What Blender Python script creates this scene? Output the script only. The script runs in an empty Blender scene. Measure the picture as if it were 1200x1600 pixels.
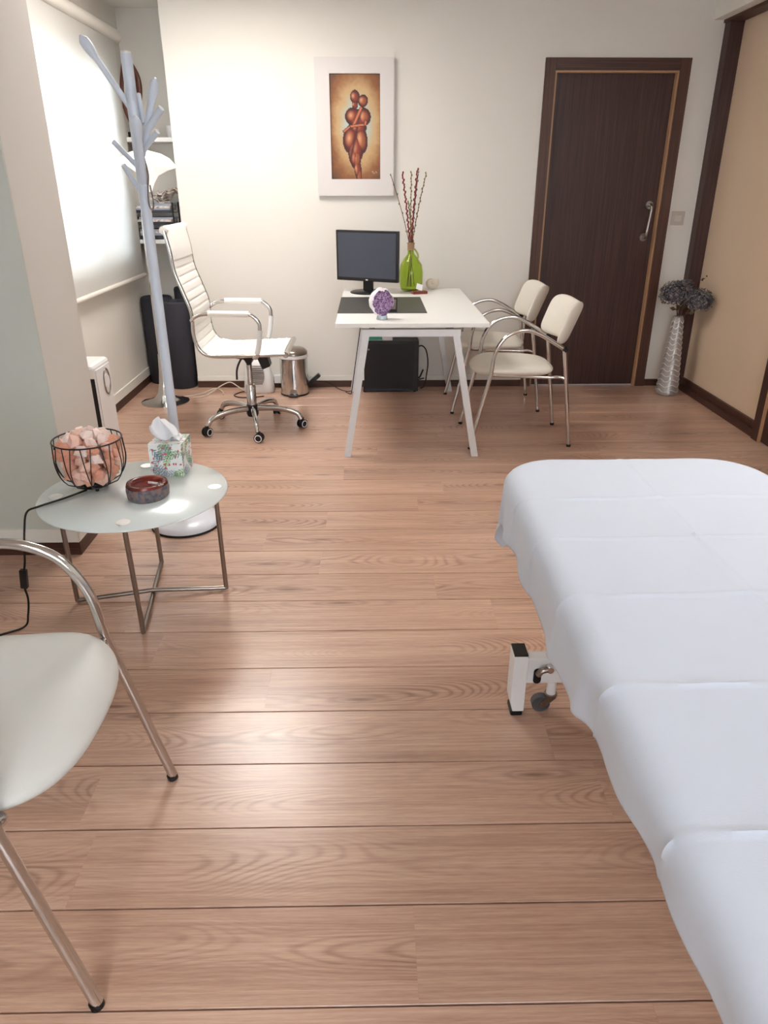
import bpy, bmesh, math, random
from mathutils import Vector, Matrix, noise
PI = math.pi
S = bpy.context.scene
C = S.collection

def lin(c):
    c /= 255.0
    return c/12.92 if c <= .04045 else ((c+.055)/1.055)**2.4
def rgb(r, g, b): return (lin(r), lin(g), lin(b), 1)

# ------------------------------------------------------------------ camera
cam = bpy.data.cameras.new('camera'); camo = bpy.data.objects.new('camera', cam); C.objects.link(camo)
camo.location = (0, 0, 1.40)
F_PX = 1130.0; PITCH = math.atan(511/F_PX); YAW = math.atan(22/(F_PX/math.cos(PITCH)))
camo.rotation_euler = (PI/2-PITCH, 0, -YAW)
cam.sensor_fit = 'VERTICAL'; cam.sensor_height = 24.0; cam.lens = 24.0*F_PX/1600
cam.clip_start = .02
S.camera = camo
# ------------------------------------------------------------------ view, world
S.view_settings.view_transform = 'Standard'; S.view_settings.look = 'None'
S.view_settings.gamma = 1; S.view_settings.use_curve_mapping = False
S.view_settings.exposure = 0.65
w = bpy.data.worlds.new('world'); S.world = w; w.use_nodes = True
w.node_tree.nodes['Background'].inputs[0].default_value = (.75, .87, 1, 1)
w.node_tree.nodes['Background'].inputs[1].default_value = 1.5
def area(name, loc, rot, sx, sy, power, col):
    l = bpy.data.lights.new(name, 'AREA'); l.shape = 'RECTANGLE'; l.size = sx; l.size_y = sy
    l.energy = power; l.color = col
    o = bpy.data.objects.new(name, l); C.objects.link(o); o.location = loc; o.rotation_euler = rot
    return o
# daylight outside the blind window (left) and added cool fill outside an invented window behind the camera
area('daylight_side', (-2.5, 4.7, 1.75), (0, -PI/2, 0), 1.3, 2.2, 75, (.90, .96, 1))
area('added_rear_fill', (.3, -3.3, 1.6), (PI/2, 0, 0), 2.6, 1.6, 120, (.80, .90, 1))
LAMP_STRENGTH = 15.5

# ------------------------------------------------------------------ materials
def mat(name, col, rough=.5, metal=0, spec=.5, bump=0, bscale=200, var=0, vscale=3, trans=0, coat=0, ior=1.45, sheen=0, emis=None, estr=0):
    m = bpy.data.materials.new(name); m.use_nodes = True
    nt = m.node_tree; b = nt.nodes['Principled BSDF']
    b.inputs['Base Color'].default_value = col
    b.inputs['Roughness'].default_value = rough; b.inputs['Metallic'].default_value = metal
    b.inputs['Specular IOR Level'].default_value = spec; b.inputs['IOR'].default_value = ior
    b.inputs['Transmission Weight'].default_value = trans; b.inputs['Coat Weight'].default_value = coat
    if sheen: b.inputs['Sheen Weight'].default_value = sheen
    if emis: b.inputs['Emission Color'].default_value = emis; b.inputs['Emission Strength'].default_value = estr
    tc = nt.nodes.new('ShaderNodeTexCoord')
    if bump:
        n = nt.nodes.new('ShaderNodeTexNoise'); n.inputs['Scale'].default_value = bscale; n.inputs['Detail'].default_value = 3
        nt.links.new(tc.outputs['Object'], n.inputs['Vector'])
        bp = nt.nodes.new('ShaderNodeBump'); bp.inputs['Strength'].default_value = bump; bp.inputs['Distance'].default_value = .002
        nt.links.new(n.outputs['Fac'], bp.inputs['Height']); nt.links.new(bp.outputs['Normal'], b.inputs['Normal'])
    if var:
        n = nt.nodes.new('ShaderNodeTexNoise'); n.inputs['Scale'].default_value = vscale; n.inputs['Detail'].default_value = 4
        nt.links.new(tc.outputs['Object'], n.inputs['Vector'])
        mx = nt.nodes.new('ShaderNodeMix'); mx.data_type = 'RGBA'
        mx.inputs['A'].default_value = col; mx.inputs['B'].default_value = tuple(c*(1-var) for c in col[:3])+(1,)
        nt.links.new(n.outputs['Fac'], mx.inputs['Factor']); nt.links.new(mx.outputs['Result'], b.inputs['Base Color'])
    return m
def nodes(m): return m.node_tree.nodes, m.node_tree.links, m.node_tree.nodes['Principled BSDF']

M = {}
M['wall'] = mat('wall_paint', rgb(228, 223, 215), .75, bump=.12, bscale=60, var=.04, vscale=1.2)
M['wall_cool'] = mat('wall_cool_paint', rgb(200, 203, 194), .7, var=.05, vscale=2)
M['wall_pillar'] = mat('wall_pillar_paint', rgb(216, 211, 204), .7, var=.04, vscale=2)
M['ceiling'] = mat('ceiling_paint', rgb(235, 232, 225), .8)
M['skirt_white'] = mat('white_skirting', rgb(232, 228, 220), .45)
M['gap'] = mat('dark_joint', rgb(70, 48, 38), .7)
M['chrome'] = mat('chrome', (.62, .61, .60, 1), .13, 1, var=.05, vscale=30)
M['chrome_soft'] = mat('satin_chrome', (.50, .48, .46, 1), .24, 1, var=.05, vscale=30)
M['steel'] = mat('brushed_steel', rgb(150, 140, 132), .28, 1, var=.1, vscale=40)
M['white_metal'] = mat('white_metal', rgb(232, 232, 232), .35, var=.02)
M['white_plastic'] = mat('white_plastic', rgb(232, 230, 230), .35, var=.02)
M['cream_leather'] = mat('cream_leather', rgb(232, 226, 214), .45, bump=.15, bscale=300, var=.04)
M['near_leather'] = mat('pale_leather', rgb(216, 216, 212), .42, bump=.15, bscale=300, var=.05)
M['white_leather'] = mat('white_leather', rgb(240, 237, 232), .4, bump=.1, bscale=300)
M['black_plastic'] = mat('black_plastic', rgb(26, 24, 26), .4, var=.1)
M['black_metal'] = mat('black_wire', rgb(28, 20, 20), .4)
M['black_rubber'] = mat('black_rubber', rgb(18, 18, 20), .6)
M['grey_rubber'] = mat('grey_rubber', rgb(78, 78, 82), .55)
M['foam'] = mat('dark_foam', rgb(50, 50, 58), .8, bump=.3, bscale=150, var=.15, vscale=6)
M['pole_shade_tint'] = mat('shade_tinted_lacquer', rgb(208, 217, 230), .35, var=.03)  # blue-white pole; grey-blue of its shaded side put into the colour
M['base_paint'] = mat('white_lacquer', rgb(226, 228, 236), .25)
M['desk_white'] = mat('white_laminate', rgb(238, 237, 234), .35, var=.01)
M['desk_leg'] = mat('pale_grey_metal', rgb(216, 217, 218), .4)
M['desk_edge'] = mat('grey_edge_band', rgb(196, 194, 192), .5)
M['sheet'] = mat('white_sheet', rgb(206, 214, 228), .85, bump=.15, bscale=500, sheen=.2)
M['blind_fixed'] = mat('blind_bar', rgb(226, 220, 212), .5)
M['screen'] = mat('dark_screen', rgb(64, 68, 80), .35, spec=.5)
M['bezel'] = mat('black_bezel', rgb(20, 20, 24), .3)
M['mat_dark'] = mat('charcoal_mat', rgb(66, 65, 62), .45, bump=.2, bscale=300)
M['stone'] = mat('white_rock', rgb(232, 226, 232), .6, bump=.6, bscale=60, var=.08, vscale=20)
M['tray'] = mat('dark_mesh', rgb(50, 52, 60), .5)
M['terracotta'] = mat('red_brown_box', rgb(120, 48, 36), .4)
M['bark'] = mat('brown_wood', rgb(92, 46, 32), .4, var=.3, vscale=8)
M['ceramic'] = mat('cream_ceramic', rgb(228, 220, 208), .3, var=.08, vscale=12)
M['cord_white'] = mat('white_cord', rgb(210, 200, 188), .5)
M['green_print'] = mat('green_print', rgb(70, 170, 140), .5)
M['olive_leaf'] = mat('dried_leaf', rgb(110, 98, 66), .7, var=.3, vscale=30)
M['shell'] = mat('pearly_shell', rgb(224, 210, 192), .3, var=.25, vscale=25, coat=.3)
M['lampshade'] = mat('white_lampshade', rgb(245, 244, 240), .35, emis=(1, .97, .93, 1), estr=.35)
M['light'] = mat('lamp_diffuser', (1, 1, 1, 1), .5, emis=(1, .955, .90, 1), estr=LAMP_STRENGTH)
M['fill_soft'] = mat('fill_diffuser_soft', (1, 1, 1, 1), .5, emis=(1, .96, .92, 1), estr=9.0)  # glow of the two added fill panels
M['glass_clear'] = mat('window_glass', (1, 1, 1, 1), .02, trans=1)
M['panel'] = mat('beige_gloss_panel', rgb(228, 202, 174), .3, var=.05, vscale=1.5, coat=.2)
M['rosewood_lip'] = mat('tan_lip', rgb(176, 136, 100), .4)

def wenge(name, c1, c2, axis='Z'):
    m = mat(name, c1, .42); N, L, b = nodes(m)
    tc = N.new('ShaderNodeTexCoord'); mp = N.new('ShaderNodeMapping')
    sc = {'Z': (160, 160, 3), 'X': (3, 160, 160), 'Y': (160, 3, 160)}[axis]; mp.inputs['Scale'].default_value = sc
    n = N.new('ShaderNodeTexNoise'); n.inputs['Scale'].default_value = 1; n.inputs['Detail'].default_value = 5
    L.new(tc.outputs['Object'], mp.inputs['Vector']); L.new(mp.outputs['Vector'], n.inputs['Vector'])
    r = N.new('ShaderNodeValToRGB'); r.color_ramp.elements[0].position = .35; r.color_ramp.elements[1].position = .68
    r.color_ramp.elements[0].color = c1; r.color_ramp.elements[1].color = c2
    L.new(n.outputs['Fac'], r.inputs['Fac']); L.new(r.outputs['Color'], b.inputs['Base Color'])
    bp = N.new('ShaderNodeBump'); bp.inputs['Strength'].default_value = .15; bp.inputs['Distance'].default_value = .001
    L.new(n.outputs['Fac'], bp.inputs['Height']); L.new(bp.outputs['Normal'], b.inputs['Normal'])
    return m
M['wenge'] = wenge('wenge_wood', rgb(50, 29, 26), rgb(76, 48, 42))
M['wenge_x'] = wenge('wenge_wood_across', rgb(60, 36, 30), rgb(86, 56, 44), 'X')
M['wenge_y'] = wenge('wenge_wood_along', rgb(60, 36, 30), rgb(86, 56, 44), 'Y')
M['casing'] = wenge('casing_wood', rgb(66, 40, 32), rgb(90, 58, 46))

def wood_floor():
    m = mat('oak_laminate', rgb(200, 158, 128), .3); N, L, b = nodes(m)
    tc = N.new('ShaderNodeTexCoord'); oi = N.new('ShaderNodeObjectInfo')
    mul = N.new('ShaderNodeMath'); mul.operation = 'MULTIPLY'; mul.inputs[1].default_value = 57.0
    L.new(oi.outputs['Random'], mul.inputs[0])
    cmb = N.new('ShaderNodeCombineXYZ')
    for k in range(3): L.new(mul.outputs[0], cmb.inputs[k])
    add = N.new('ShaderNodeVectorMath'); add.operation = 'ADD'
    L.new(tc.outputs['Object'], add.inputs[0]); L.new(cmb.outputs[0], add.inputs[1])
    def stretched(sx, sy, detail, scale=1, dist=0):
        mp = N.new('ShaderNodeMapping'); mp.inputs['Scale'].default_value = (sx, sy, 1)
        n = N.new('ShaderNodeTexNoise'); n.inputs['Scale'].default_value = scale; n.inputs['Detail'].default_value = detail
        n.inputs['Distortion'].default_value = dist
        L.new(add.outputs[0], mp.inputs['Vector']); L.new(mp.outputs[0], n.inputs['Vector'])
        return n
    def math2(op, a, c):
        q = N.new('ShaderNodeMath'); q.operation = op
        L.new(a, q.inputs[0])
        if isinstance(c, (int, float)): q.inputs[1].default_value = c
        else: L.new(c, q.inputs[1])
        return q.outputs[0]
    sep = N.new('ShaderNodeSeparateXYZ'); L.new(tc.outputs['Object'], sep.inputs[0])
    wob = math2('MULTIPLY', stretched(5, 30, 4).outputs['Fac'], 6.0)
    drift = math2('MULTIPLY', math2('SUBTRACT', stretched(.9, .001, 1).outputs['Fac'], .5), .13)
    yl = math2('ADD', sep.outputs['Y'], drift)
    y2 = math2('MULTIPLY', math2('MULTIPLY', yl, yl), 22.0)
    hgt = math2('ADD', stretched(1.15, 3.2, 1).outputs['Fac'], y2)          # contours of this are nested along the plank axis
    sn = math2('SINE', math2('ADD', math2('MULTIPLY', hgt, 250.0), wob), 0)
    s01 = math2('POWER', math2('ADD', math2('MULTIPLY', sn, .5), .5), 2.6)
    wgt = N.new('ShaderNodeMapRange'); wgt.inputs['From Min'].default_value = .012; wgt.inputs['From Max'].default_value = .085
    wgt.inputs['To Min'].default_value = 1; wgt.inputs['To Max'].default_value = .08
    L.new(math2('ABSOLUTE', yl, 0), wgt.inputs['Value'])
    pr = N.new('ShaderNodeMapRange'); pr.inputs['From Min'].default_value = .36; pr.inputs['From Max'].default_value = .66
    L.new(stretched(1.6, 3.0, 1).outputs['Fac'], pr.inputs['Value'])
    figure = math2('MULTIPLY', math2('MULTIPLY', s01, wgt.outputs['Result']), pr.outputs['Result'])
    grain = math2('MULTIPLY', stretched(4, 150, 5).outputs['Fac'], .42)
    pores = math2('MULTIPLY', stretched(26, 420, 3).outputs['Fac'], .22)
    tone = math2('MULTIPLY', stretched(.5, 11, 3).outputs['Fac'], .36)
    tot = math2('ADD', math2('ADD', math2('ADD', math2('MULTIPLY', figure, .20), grain), tone), pores)
    ramp = N.new('ShaderNodeValToRGB'); e = ramp.color_ramp.elements
    e[0].position = .36; e[0].color = rgb(216, 182, 160); e[1].position = .80; e[1].color = rgb(136, 98, 82)
    mid = e.new(.52); mid.color = rgb(192, 154, 132)
    L.new(tot, ramp.inputs['Fac'])
    # knots
    mpk = N.new('ShaderNodeMapping'); mpk.inputs['Scale'].default_value = (.75, 4.4, 1)
    vo = N.new('ShaderNodeTexVoronoi'); vo.inputs['Scale'].default_value = 1; vo.voronoi_dimensions = '2D'
    L.new(add.outputs[0], mpk.inputs['Vector']); L.new(mpk.outputs[0], vo.inputs['Vector'])
    ringk = math2('ADD', math2('MULTIPLY', math2('SINE', math2('ADD', math2('MULTIPLY', vo.outputs['Distance'], 75.0), wob), 0), .5), .5)
    fo = N.new('ShaderNodeMapRange'); fo.inputs['From Min'].default_value = .05; fo.inputs['From Max'].default_value = .30
    fo.inputs['To Min'].default_value = .34; fo.inputs['To Max'].default_value = 0
    L.new(vo.outputs['Distance'], fo.inputs['Value'])
    eye = math2('MULTIPLY', math2('POWER', ringk, 2.5), fo.outputs['Result'])
    kr = N.new('ShaderNodeMapRange'); kr.inputs['From Min'].default_value = .012; kr.inputs['From Max'].default_value = .055
    kr.inputs['To Min'].default_value = .75; kr.inputs['To Max'].default_value = 0
    L.new(vo.outputs['Distance'], kr.inputs['Value'])
    mk = N.new('ShaderNodeMix'); mk.data_type = 'RGBA'; mk.inputs['B'].default_value = rgb(104, 68, 52)
    L.new(math2('MAXIMUM', kr.outputs['Result'], eye), mk.inputs['Factor']); L.new(ramp.outputs['Color'], mk.inputs['A'])
    # plank to plank tone
    br = N.new('ShaderNodeMapRange'); br.inputs['To Min'].default_value = .96; br.inputs['To Max'].default_value = 1.03
    L.new(oi.outputs['Random'], br.inputs['Value'])
    hs = N.new('ShaderNodeHueSaturation'); L.new(br.outputs['Result'], hs.inputs['Value']); L.new(mk.outputs['Result'], hs.inputs['Color'])
    L.new(hs.outputs['Color'], b.inputs['Base Color'])
    bp = N.new('ShaderNodeBump'); bp.inputs['Strength'].default_value = .12; bp.inputs['Distance'].default_value = .001
    L.new(tot, bp.inputs['Height']); L.new(bp.outputs['Normal'], b.inputs['Normal'])
    b.inputs['Roughness'].default_value = .29
    b.inputs['Specular IOR Level'].default_value = 1.0
    return m
M['oak'] = wood_floor()

def two_tone(name, stops, scale, rough=.5, detail=3, mapping=(1, 1, 1), trans=0, vor=False, bump=0, sss=0):
    m = mat(name, stops[0][1], rough, trans=trans); N, L, b = nodes(m)
    tc = N.new('ShaderNodeTexCoord'); mp = N.new('ShaderNodeMapping'); mp.inputs['Scale'].default_value = mapping
    n = N.new('ShaderNodeTexVoronoi' if vor else 'ShaderNodeTexNoise'); n.inputs['Scale'].default_value = scale
    if not vor: n.inputs['Detail'].default_value = detail
    L.new(tc.outputs['Object'], mp.inputs['Vector']); L.new(mp.outputs[0], n.inputs['Vector'])
    r = N.new('ShaderNodeValToRGB'); e = r.color_ramp.elements
    e[0].position, e[0].color = stops[0]; e[1].position, e[1].color = stops[-1]
    for p, c in stops[1:-1]:
        q = e.new(p); q.color = c
    L.new(n.outputs['Distance' if vor else 'Fac'], r.inputs['Fac']); L.new(r.outputs['Color'], b.inputs['Base Color'])
    if bump:
        bp = N.new('ShaderNodeBump'); bp.inputs['Strength'].default_value = bump; bp.inputs['Distance'].default_value = .004
        L.new(n.outputs['Distance' if vor else 'Fac'], bp.inputs['Height']); L.new(bp.outputs['Normal'], b.inputs['Normal'])
    if sss: b.inputs['Subsurface Weight'].default_value = sss; b.inputs['Subsurface Radius'].default_value = (.03, .012, .008)
    return m
M['salt'] = two_tone('salt_rock', [(.3, rgb(224, 160, 134)), (.5, rgb(240, 196, 176)), (.68, rgb(250, 228, 220))], 30, .45, sss=.3)
M['salt_pale'] = two_tone('pale_salt_rock', [(.3, rgb(242, 206, 190)), (.6, rgb(252, 236, 230))], 30, .45, sss=.3)
M['salt_deep'] = two_tone('orange_salt_rock', [(.3, rgb(206, 126, 94)), (.6, rgb(240, 186, 162))], 30, .45, sss=.3)
M['agate'] = two_tone('red_agate', [(.35, rgb(74, 26, 24)), (.55, rgb(128, 50, 44)), (.7, rgb(160, 96, 84))], 12, .2)
M['agate_skin'] = two_tone('speckled_stone', [(.38, rgb(84, 82, 90)), (.52, rgb(116, 110, 112)), (.72, rgb(156, 104, 88))], 70, .5, bump=.3)
M['amethyst'] = two_tone('purple_crystal', [(0, rgb(88, 56, 102)), (.35, rgb(128, 94, 142)), (.8, rgb(178, 150, 186))], 110, .25, vor=True, bump=.8)
M['hydrangea'] = two_tone('dried_petals', [(.3, rgb(58, 58, 68)), (.5, rgb(98, 96, 106)), (.66, rgb(156, 146, 128))], 45, .8)
M['magazine'] = two_tone('printed_paper', [(.38, rgb(150, 132, 130)), (.5, rgb(232, 226, 220)), (.64, rgb(190, 160, 140))], 22, .5)
M['paper_grey'] = mat('grey_paper_stack', rgb(168, 172, 186), .6, var=.3, vscale=10)
M['berry'] = mat('dark_berry', rgb(60, 22, 26), .5)
M['catkin_red'] = mat('red_catkin', rgb(140, 44, 52), .7, var=.3, vscale=60)
M['catkin_green'] = mat('olive_catkin', rgb(134, 134, 70), .7, var=.3, vscale=60)
M['catkin_grey'] = mat('grey_catkin', rgb(112, 128, 116), .7, var=.3, vscale=60)
M['twig'] = mat('twig_bark', rgb(122, 74, 62), .7)
M['bottle_green'] = mat('green_glass', rgb(216, 234, 138), .04, trans=.92, ior=1.25)
M['silver_glaze'] = mat('silver_glaze', rgb(164, 158, 155), .34, .35)
M['vase_edge'] = mat('bright_glaze_edge', rgb(244, 243, 241), .25, .2)
M['tissue'] = mat('tissue_paper', rgb(244, 244, 246), .9)

def frosted():
    m = mat('frosted_glass', rgb(234, 243, 243), .2, spec=.8); N, L, b = nodes(m)
    b.inputs['Transmission Weight'].default_value = .15; b.inputs['IOR'].default_value = 1.45
    b.inputs['Coat Weight'].default_value = .5
    return m
M['frosted'] = frosted()
M['glass_edge'] = mat('green_glass_edge', rgb(150, 200, 190), .2)

def blind_cloth():
    m = bpy.data.materials.new('blind_cloth'); m.use_nodes = True; nt = m.node_tree; nt.nodes.clear()
    out = nt.nodes.new('ShaderNodeOutputMaterial'); mx = nt.nodes.new('ShaderNodeMixShader'); mx.inputs[0].default_value = .5
    d = nt.nodes.new('ShaderNodeBsdfDiffuse'); t = nt.nodes.new('ShaderNodeBsdfTranslucent')
    d.inputs['Color'].default_value = rgb(232, 228, 222); t.inputs['Color'].default_value = rgb(238, 240, 240)
    tc = nt.nodes.new('ShaderNodeTexCoord'); n = nt.nodes.new('ShaderNodeTexNoise'); n.inputs['Scale'].default_value = 300
    bp = nt.nodes.new('ShaderNodeBump'); bp.inputs['Strength'].default_value = .1
    nt.links.new(tc.outputs['Object'], n.inputs['Vector']); nt.links.new(n.outputs['Fac'], bp.inputs['Height']); nt.links.new(bp.outputs[0], d.inputs['Normal'])
    nt.links.new(d.outputs[0], mx.inputs[1]); nt.links.new(t.outputs[0], mx.inputs[2]); nt.links.new(mx.outputs[0], out.inputs[0])
    return m
M['blind'] = blind_cloth()

def vcol(name, rough=.6, coat=0):
    m = mat(name, (1, 1, 1, 1), rough, coat=coat); N, L, b = nodes(m)
    a = N.new('ShaderNodeVertexColor'); a.layer_name = 'Col'; L.new(a.outputs['Color'], b.inputs['Base Color'])
    return m
M['canvas'] = vcol('painted_canvas', .5)
M['box_print'] = vcol('printed_card', .5)

# ------------------------------------------------------------------ builders
def link(o, parent=None):
    C.objects.link(o)
    if parent: o.parent = parent
    return o
def obj(name, bm, m, parent=None, smooth=False, sub=0, world=False, bevel=0):
    if world and parent is not None:
        p = parent; off = Vector()
        while p is not None: off += p.location; p = p.parent
        bmesh.ops.translate(bm, verts=bm.verts, vec=-off)
    bmesh.ops.recalc_face_normals(bm, faces=bm.faces)
    me = bpy.data.meshes.new(name); bm.to_mesh(me); bm.free()
    for k in (m if isinstance(m, (list, tuple)) else [m]): me.materials.append(k)
    if smooth:
        for p in me.polygons: p.use_smooth = True
    o = bpy.data.objects.new(name, me); link(o, parent)
    if bevel:
        b = o.modifiers.new('bevel', 'BEVEL'); b.width = bevel; b.segments = 2; b.limit_method = 'ANGLE'
    if sub:
        s_ = o.modifiers.new('sub', 'SUBSURF'); s_.levels = sub; s_.render_levels = sub
    if smooth and not sub:
        try: me.set_sharp_from_angle(angle=math.radians(50))
        except Exception: pass
    return o
def tag(o, label, cat, group=None):
    o['label'] = label; o['category'] = cat
    if group: o['group'] = group
    return o
def thing(name, label, cat, loc=(0, 0, 0), rz=0, group=None):
    o = bpy.data.objects.new(name, None); o.empty_display_size = .05; link(o)
    o.location = loc; o.rotation_euler = (0, 0, rz)
    return tag(o, label, cat, group)
def origin(o, p):
    p = Vector(p); o.data.transform(Matrix.Translation(-p)); o.location = p; return o
def struct(name, bm, m, parent=None, **k):
    o = obj(name, bm, m, parent, **k)
    if parent is None: o['kind'] = 'structure'
    return o
def B(): return bmesh.new()
def box(bm, x0, x1, y0, y1, z0, z1, mi=0):
    v = [bm.verts.new((x, y, z)) for z in (z0, z1) for y in (y0, y1) for x in (x0, x1)]
    fs = []
    for q in ((0, 2, 3, 1), (4, 5, 7, 6), (0, 1, 5, 4), (2, 6, 7, 3), (0, 4, 6, 2), (1, 3, 7, 5)):
        f = bm.faces.new([v[i] for i in q]); f.material_index = mi; fs.append(f)
    return v
def bx(*a): 
    bm = B(); box(bm, *a); return bm
def smoothpath(pts, n=8, closed=False):
    P = [Vector(p) for p in pts]; out = []
    N = len(P)
    rng = range(N if closed else N-1)
    for i in rng:
        p1, p2 = P[i], P[(i+1) % N]
        p0 = P[i-1] if (i > 0 or closed) else p1*2-p2
        p3 = P[(i+2) % N] if (i+2 < N or closed) else p2*2-p1
        for k in range(n):
            t = k/n
            out.append(.5*((2*p1)+(-p0+p2)*t+(2*p0-5*p1+4*p2-p3)*t*t+(-p0+3*p1-3*p2+p3)*t**3))
    if not closed: out.append(P[-1])
    return out
def tube(bm, pts, r, segs=12, closed=False, caps=True, mi=0, flat=None):
    P = [Vector(p) for p in pts]; N = len(P)
    rr = r if isinstance(r, (list, tuple)) else [r]*N
    T = []
    for i in range(N):
        a = P[i-1] if (i > 0 or closed) else P[i]; c = P[(i+1) % N] if (i < N-1 or closed) else P[i]
        t = (c-a); T.append(t.normalized() if t.length > 1e-9 else Vector((0, 0, 1)))
    up = Vector((0, 0, 1)) if abs(T[0].z) < .9 else Vector((1, 0, 0))
    n = (up-T[0]*up.dot(T[0])).normalized(); rings = []
    for i in range(N):
        n = (n-T[i]*n.dot(T[i])).normalized(); b = T[i].cross(n)
        ring = []
        for k in range(segs):
            a = 2*PI*k/segs; ca, sa = math.cos(a), math.sin(a)
            if flat: sa *= flat
            ring.append(bm.verts.new(P[i]+(n*ca+b*sa)*rr[i]))
        rings.append(ring)
    for i in range(N if closed else N-1):
        A, D = rings[i], rings[(i+1) % N]
        for k in range(segs):
            f = bm.faces.new((A[k], A[(k+1) % segs], D[(k+1) % segs], D[k])); f.material_index = mi
    if caps and not closed:
        bm.faces.new(list(reversed(rings[0]))).material_index = mi; bm.faces.new(rings[-1]).material_index = mi
    return rings
def tb(pts, r, **k):
    bm = B(); tube(bm, pts, r, **k); return bm
def lathe(bm, prof, segs=32, c=(0, 0, 0), mi=0, wob=None):
    c = Vector(c); rings = []
    for r, z in prof:
        if r < 1e-6: rings.append([bm.verts.new(c+Vector((0, 0, z)))])
        else:
            rings.append([bm.verts.new(c+Vector(((r if not wob else r*wob(2*PI*k/segs, z))*math.cos(2*PI*k/segs), (r if not wob else r*wob(2*PI*k/segs, z))*math.sin(2*PI*k/segs), z))) for k in range(segs)])
    for A, D in zip(rings, rings[1:]):
        if len(A) == 1 and len(D) == 1: continue
        for k in range(segs):
            k2 = (k+1) % segs
            if len(A) == 1: f = bm.faces.new((A[0], D[k2], D[k]))
            elif len(D) == 1: f = bm.faces.new((A[k], A[k2], D[0]))
            else: f = bm.faces.new((A[k], A[k2], D[k2], D[k]))
            f.material_index = mi
    for R_, rev in ((rings[0], True), (rings[-1], False)):
        if len(R_) > 1: bm.faces.new(list(reversed(R_)) if rev else R_).material_index = mi
    return bm
def lt(prof, **k): return lathe(B(), prof, **k)
def prism(poly, h0, h1, axis='z', bm=None):
    bm = bm or B()
    def P(a, b, h): return {'z': (a, b, h), 'y': (a, h, b), 'x': (h, a, b)}[axis]
    A = [bm.verts.new(P(a, b, h0)) for a, b in poly]; D = [bm.verts.new(P(a, b, h1)) for a, b in poly]
    bm.faces.new(A); bm.faces.new(D); n = len(poly)
    for k in range(n): bm.faces.new((A[k], A[(k+1) % n], D[(k+1) % n], D[k]))
    return bm
def pillow(fn, nu=20, nv=20, T=.02, e=6, sq=4):
    """closed cushion: fn(u,v)->centre point; thickness fades at the rim"""
    bm = B(); G = []
    def pt(u, v):
        q = max(abs(u), abs(v)); a = math.atan2(v, u) if q > 1e-9 else 0; c_, s_ = math.cos(a), math.sin(a)
        k = q*(abs(c_)**sq+abs(s_)**sq)**(-1/sq)
        return Vector(fn(k*c_, k*s_)), k*c_, k*s_
    for side in (1, -1):
        g = []
        for i in range(nu+1):
            row = []
            for j in range(nv+1):
                u = math.sin((-1+2*i/nu)*PI/2*.999); v = math.sin((-1+2*j/nv)*PI/2*.999)
                p, uu, vv = pt(u, v)
                rim = i in (0, nu) or j in (0, nv)
                if rim and side == -1: row.append(G[0][i][j]); continue
                du = Vector(fn(uu+.01, vv))-Vector(fn(uu-.01, vv)); dv = Vector(fn(uu, vv+.01))-Vector(fn(uu, vv-.01))
                n = du.cross(dv).normalized()
                t = 0 if rim else T*math.sqrt(max(0, 1-max(abs(u), abs(v))**e))
                row.append(bm.verts.new(p+n*t*side))
            g.append(row)
        G.append(g)
    for s_, g in enumerate(G):
        for i in range(nu):
            for j in range(nv):
                q = (g[i][j], g[i+1][j], g[i+1][j+1], g[i][j+1])
                bm.faces.new(q if s_ == 0 else tuple(reversed(q)))
    return bm
def copy_tree(o, parent=None):
    c = o.copy(); C.objects.link(c)
    if parent: c.parent = parent
    for ch in list(o.children): copy_tree(ch, c)
    return c
def rock(rnd, sx, sy, sz, n=1):
    bm = B(); bmesh.ops.create_icosphere(bm, subdivisions=n, radius=1)
    for v in bm.verts:
        f = 1+rnd.uniform(-.34, .30); v.co = Vector((v.co.x*sx*f, v.co.y*sy*f, v.co.z*sz*f))
    return bm

# ================================================================== SETTING
XL, XR, YB, ZC = -1.73, 2.29, 5.42, 2.50
NY = 5.93; YR = -2.6; XFL = -2.7
floor = struct('floor', bx(XFL, 2.6, YR, NY+.05, -.06, -.0105), M['gap'])
floor['label'] = 'pale oak laminate floor of wide planks'
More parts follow.
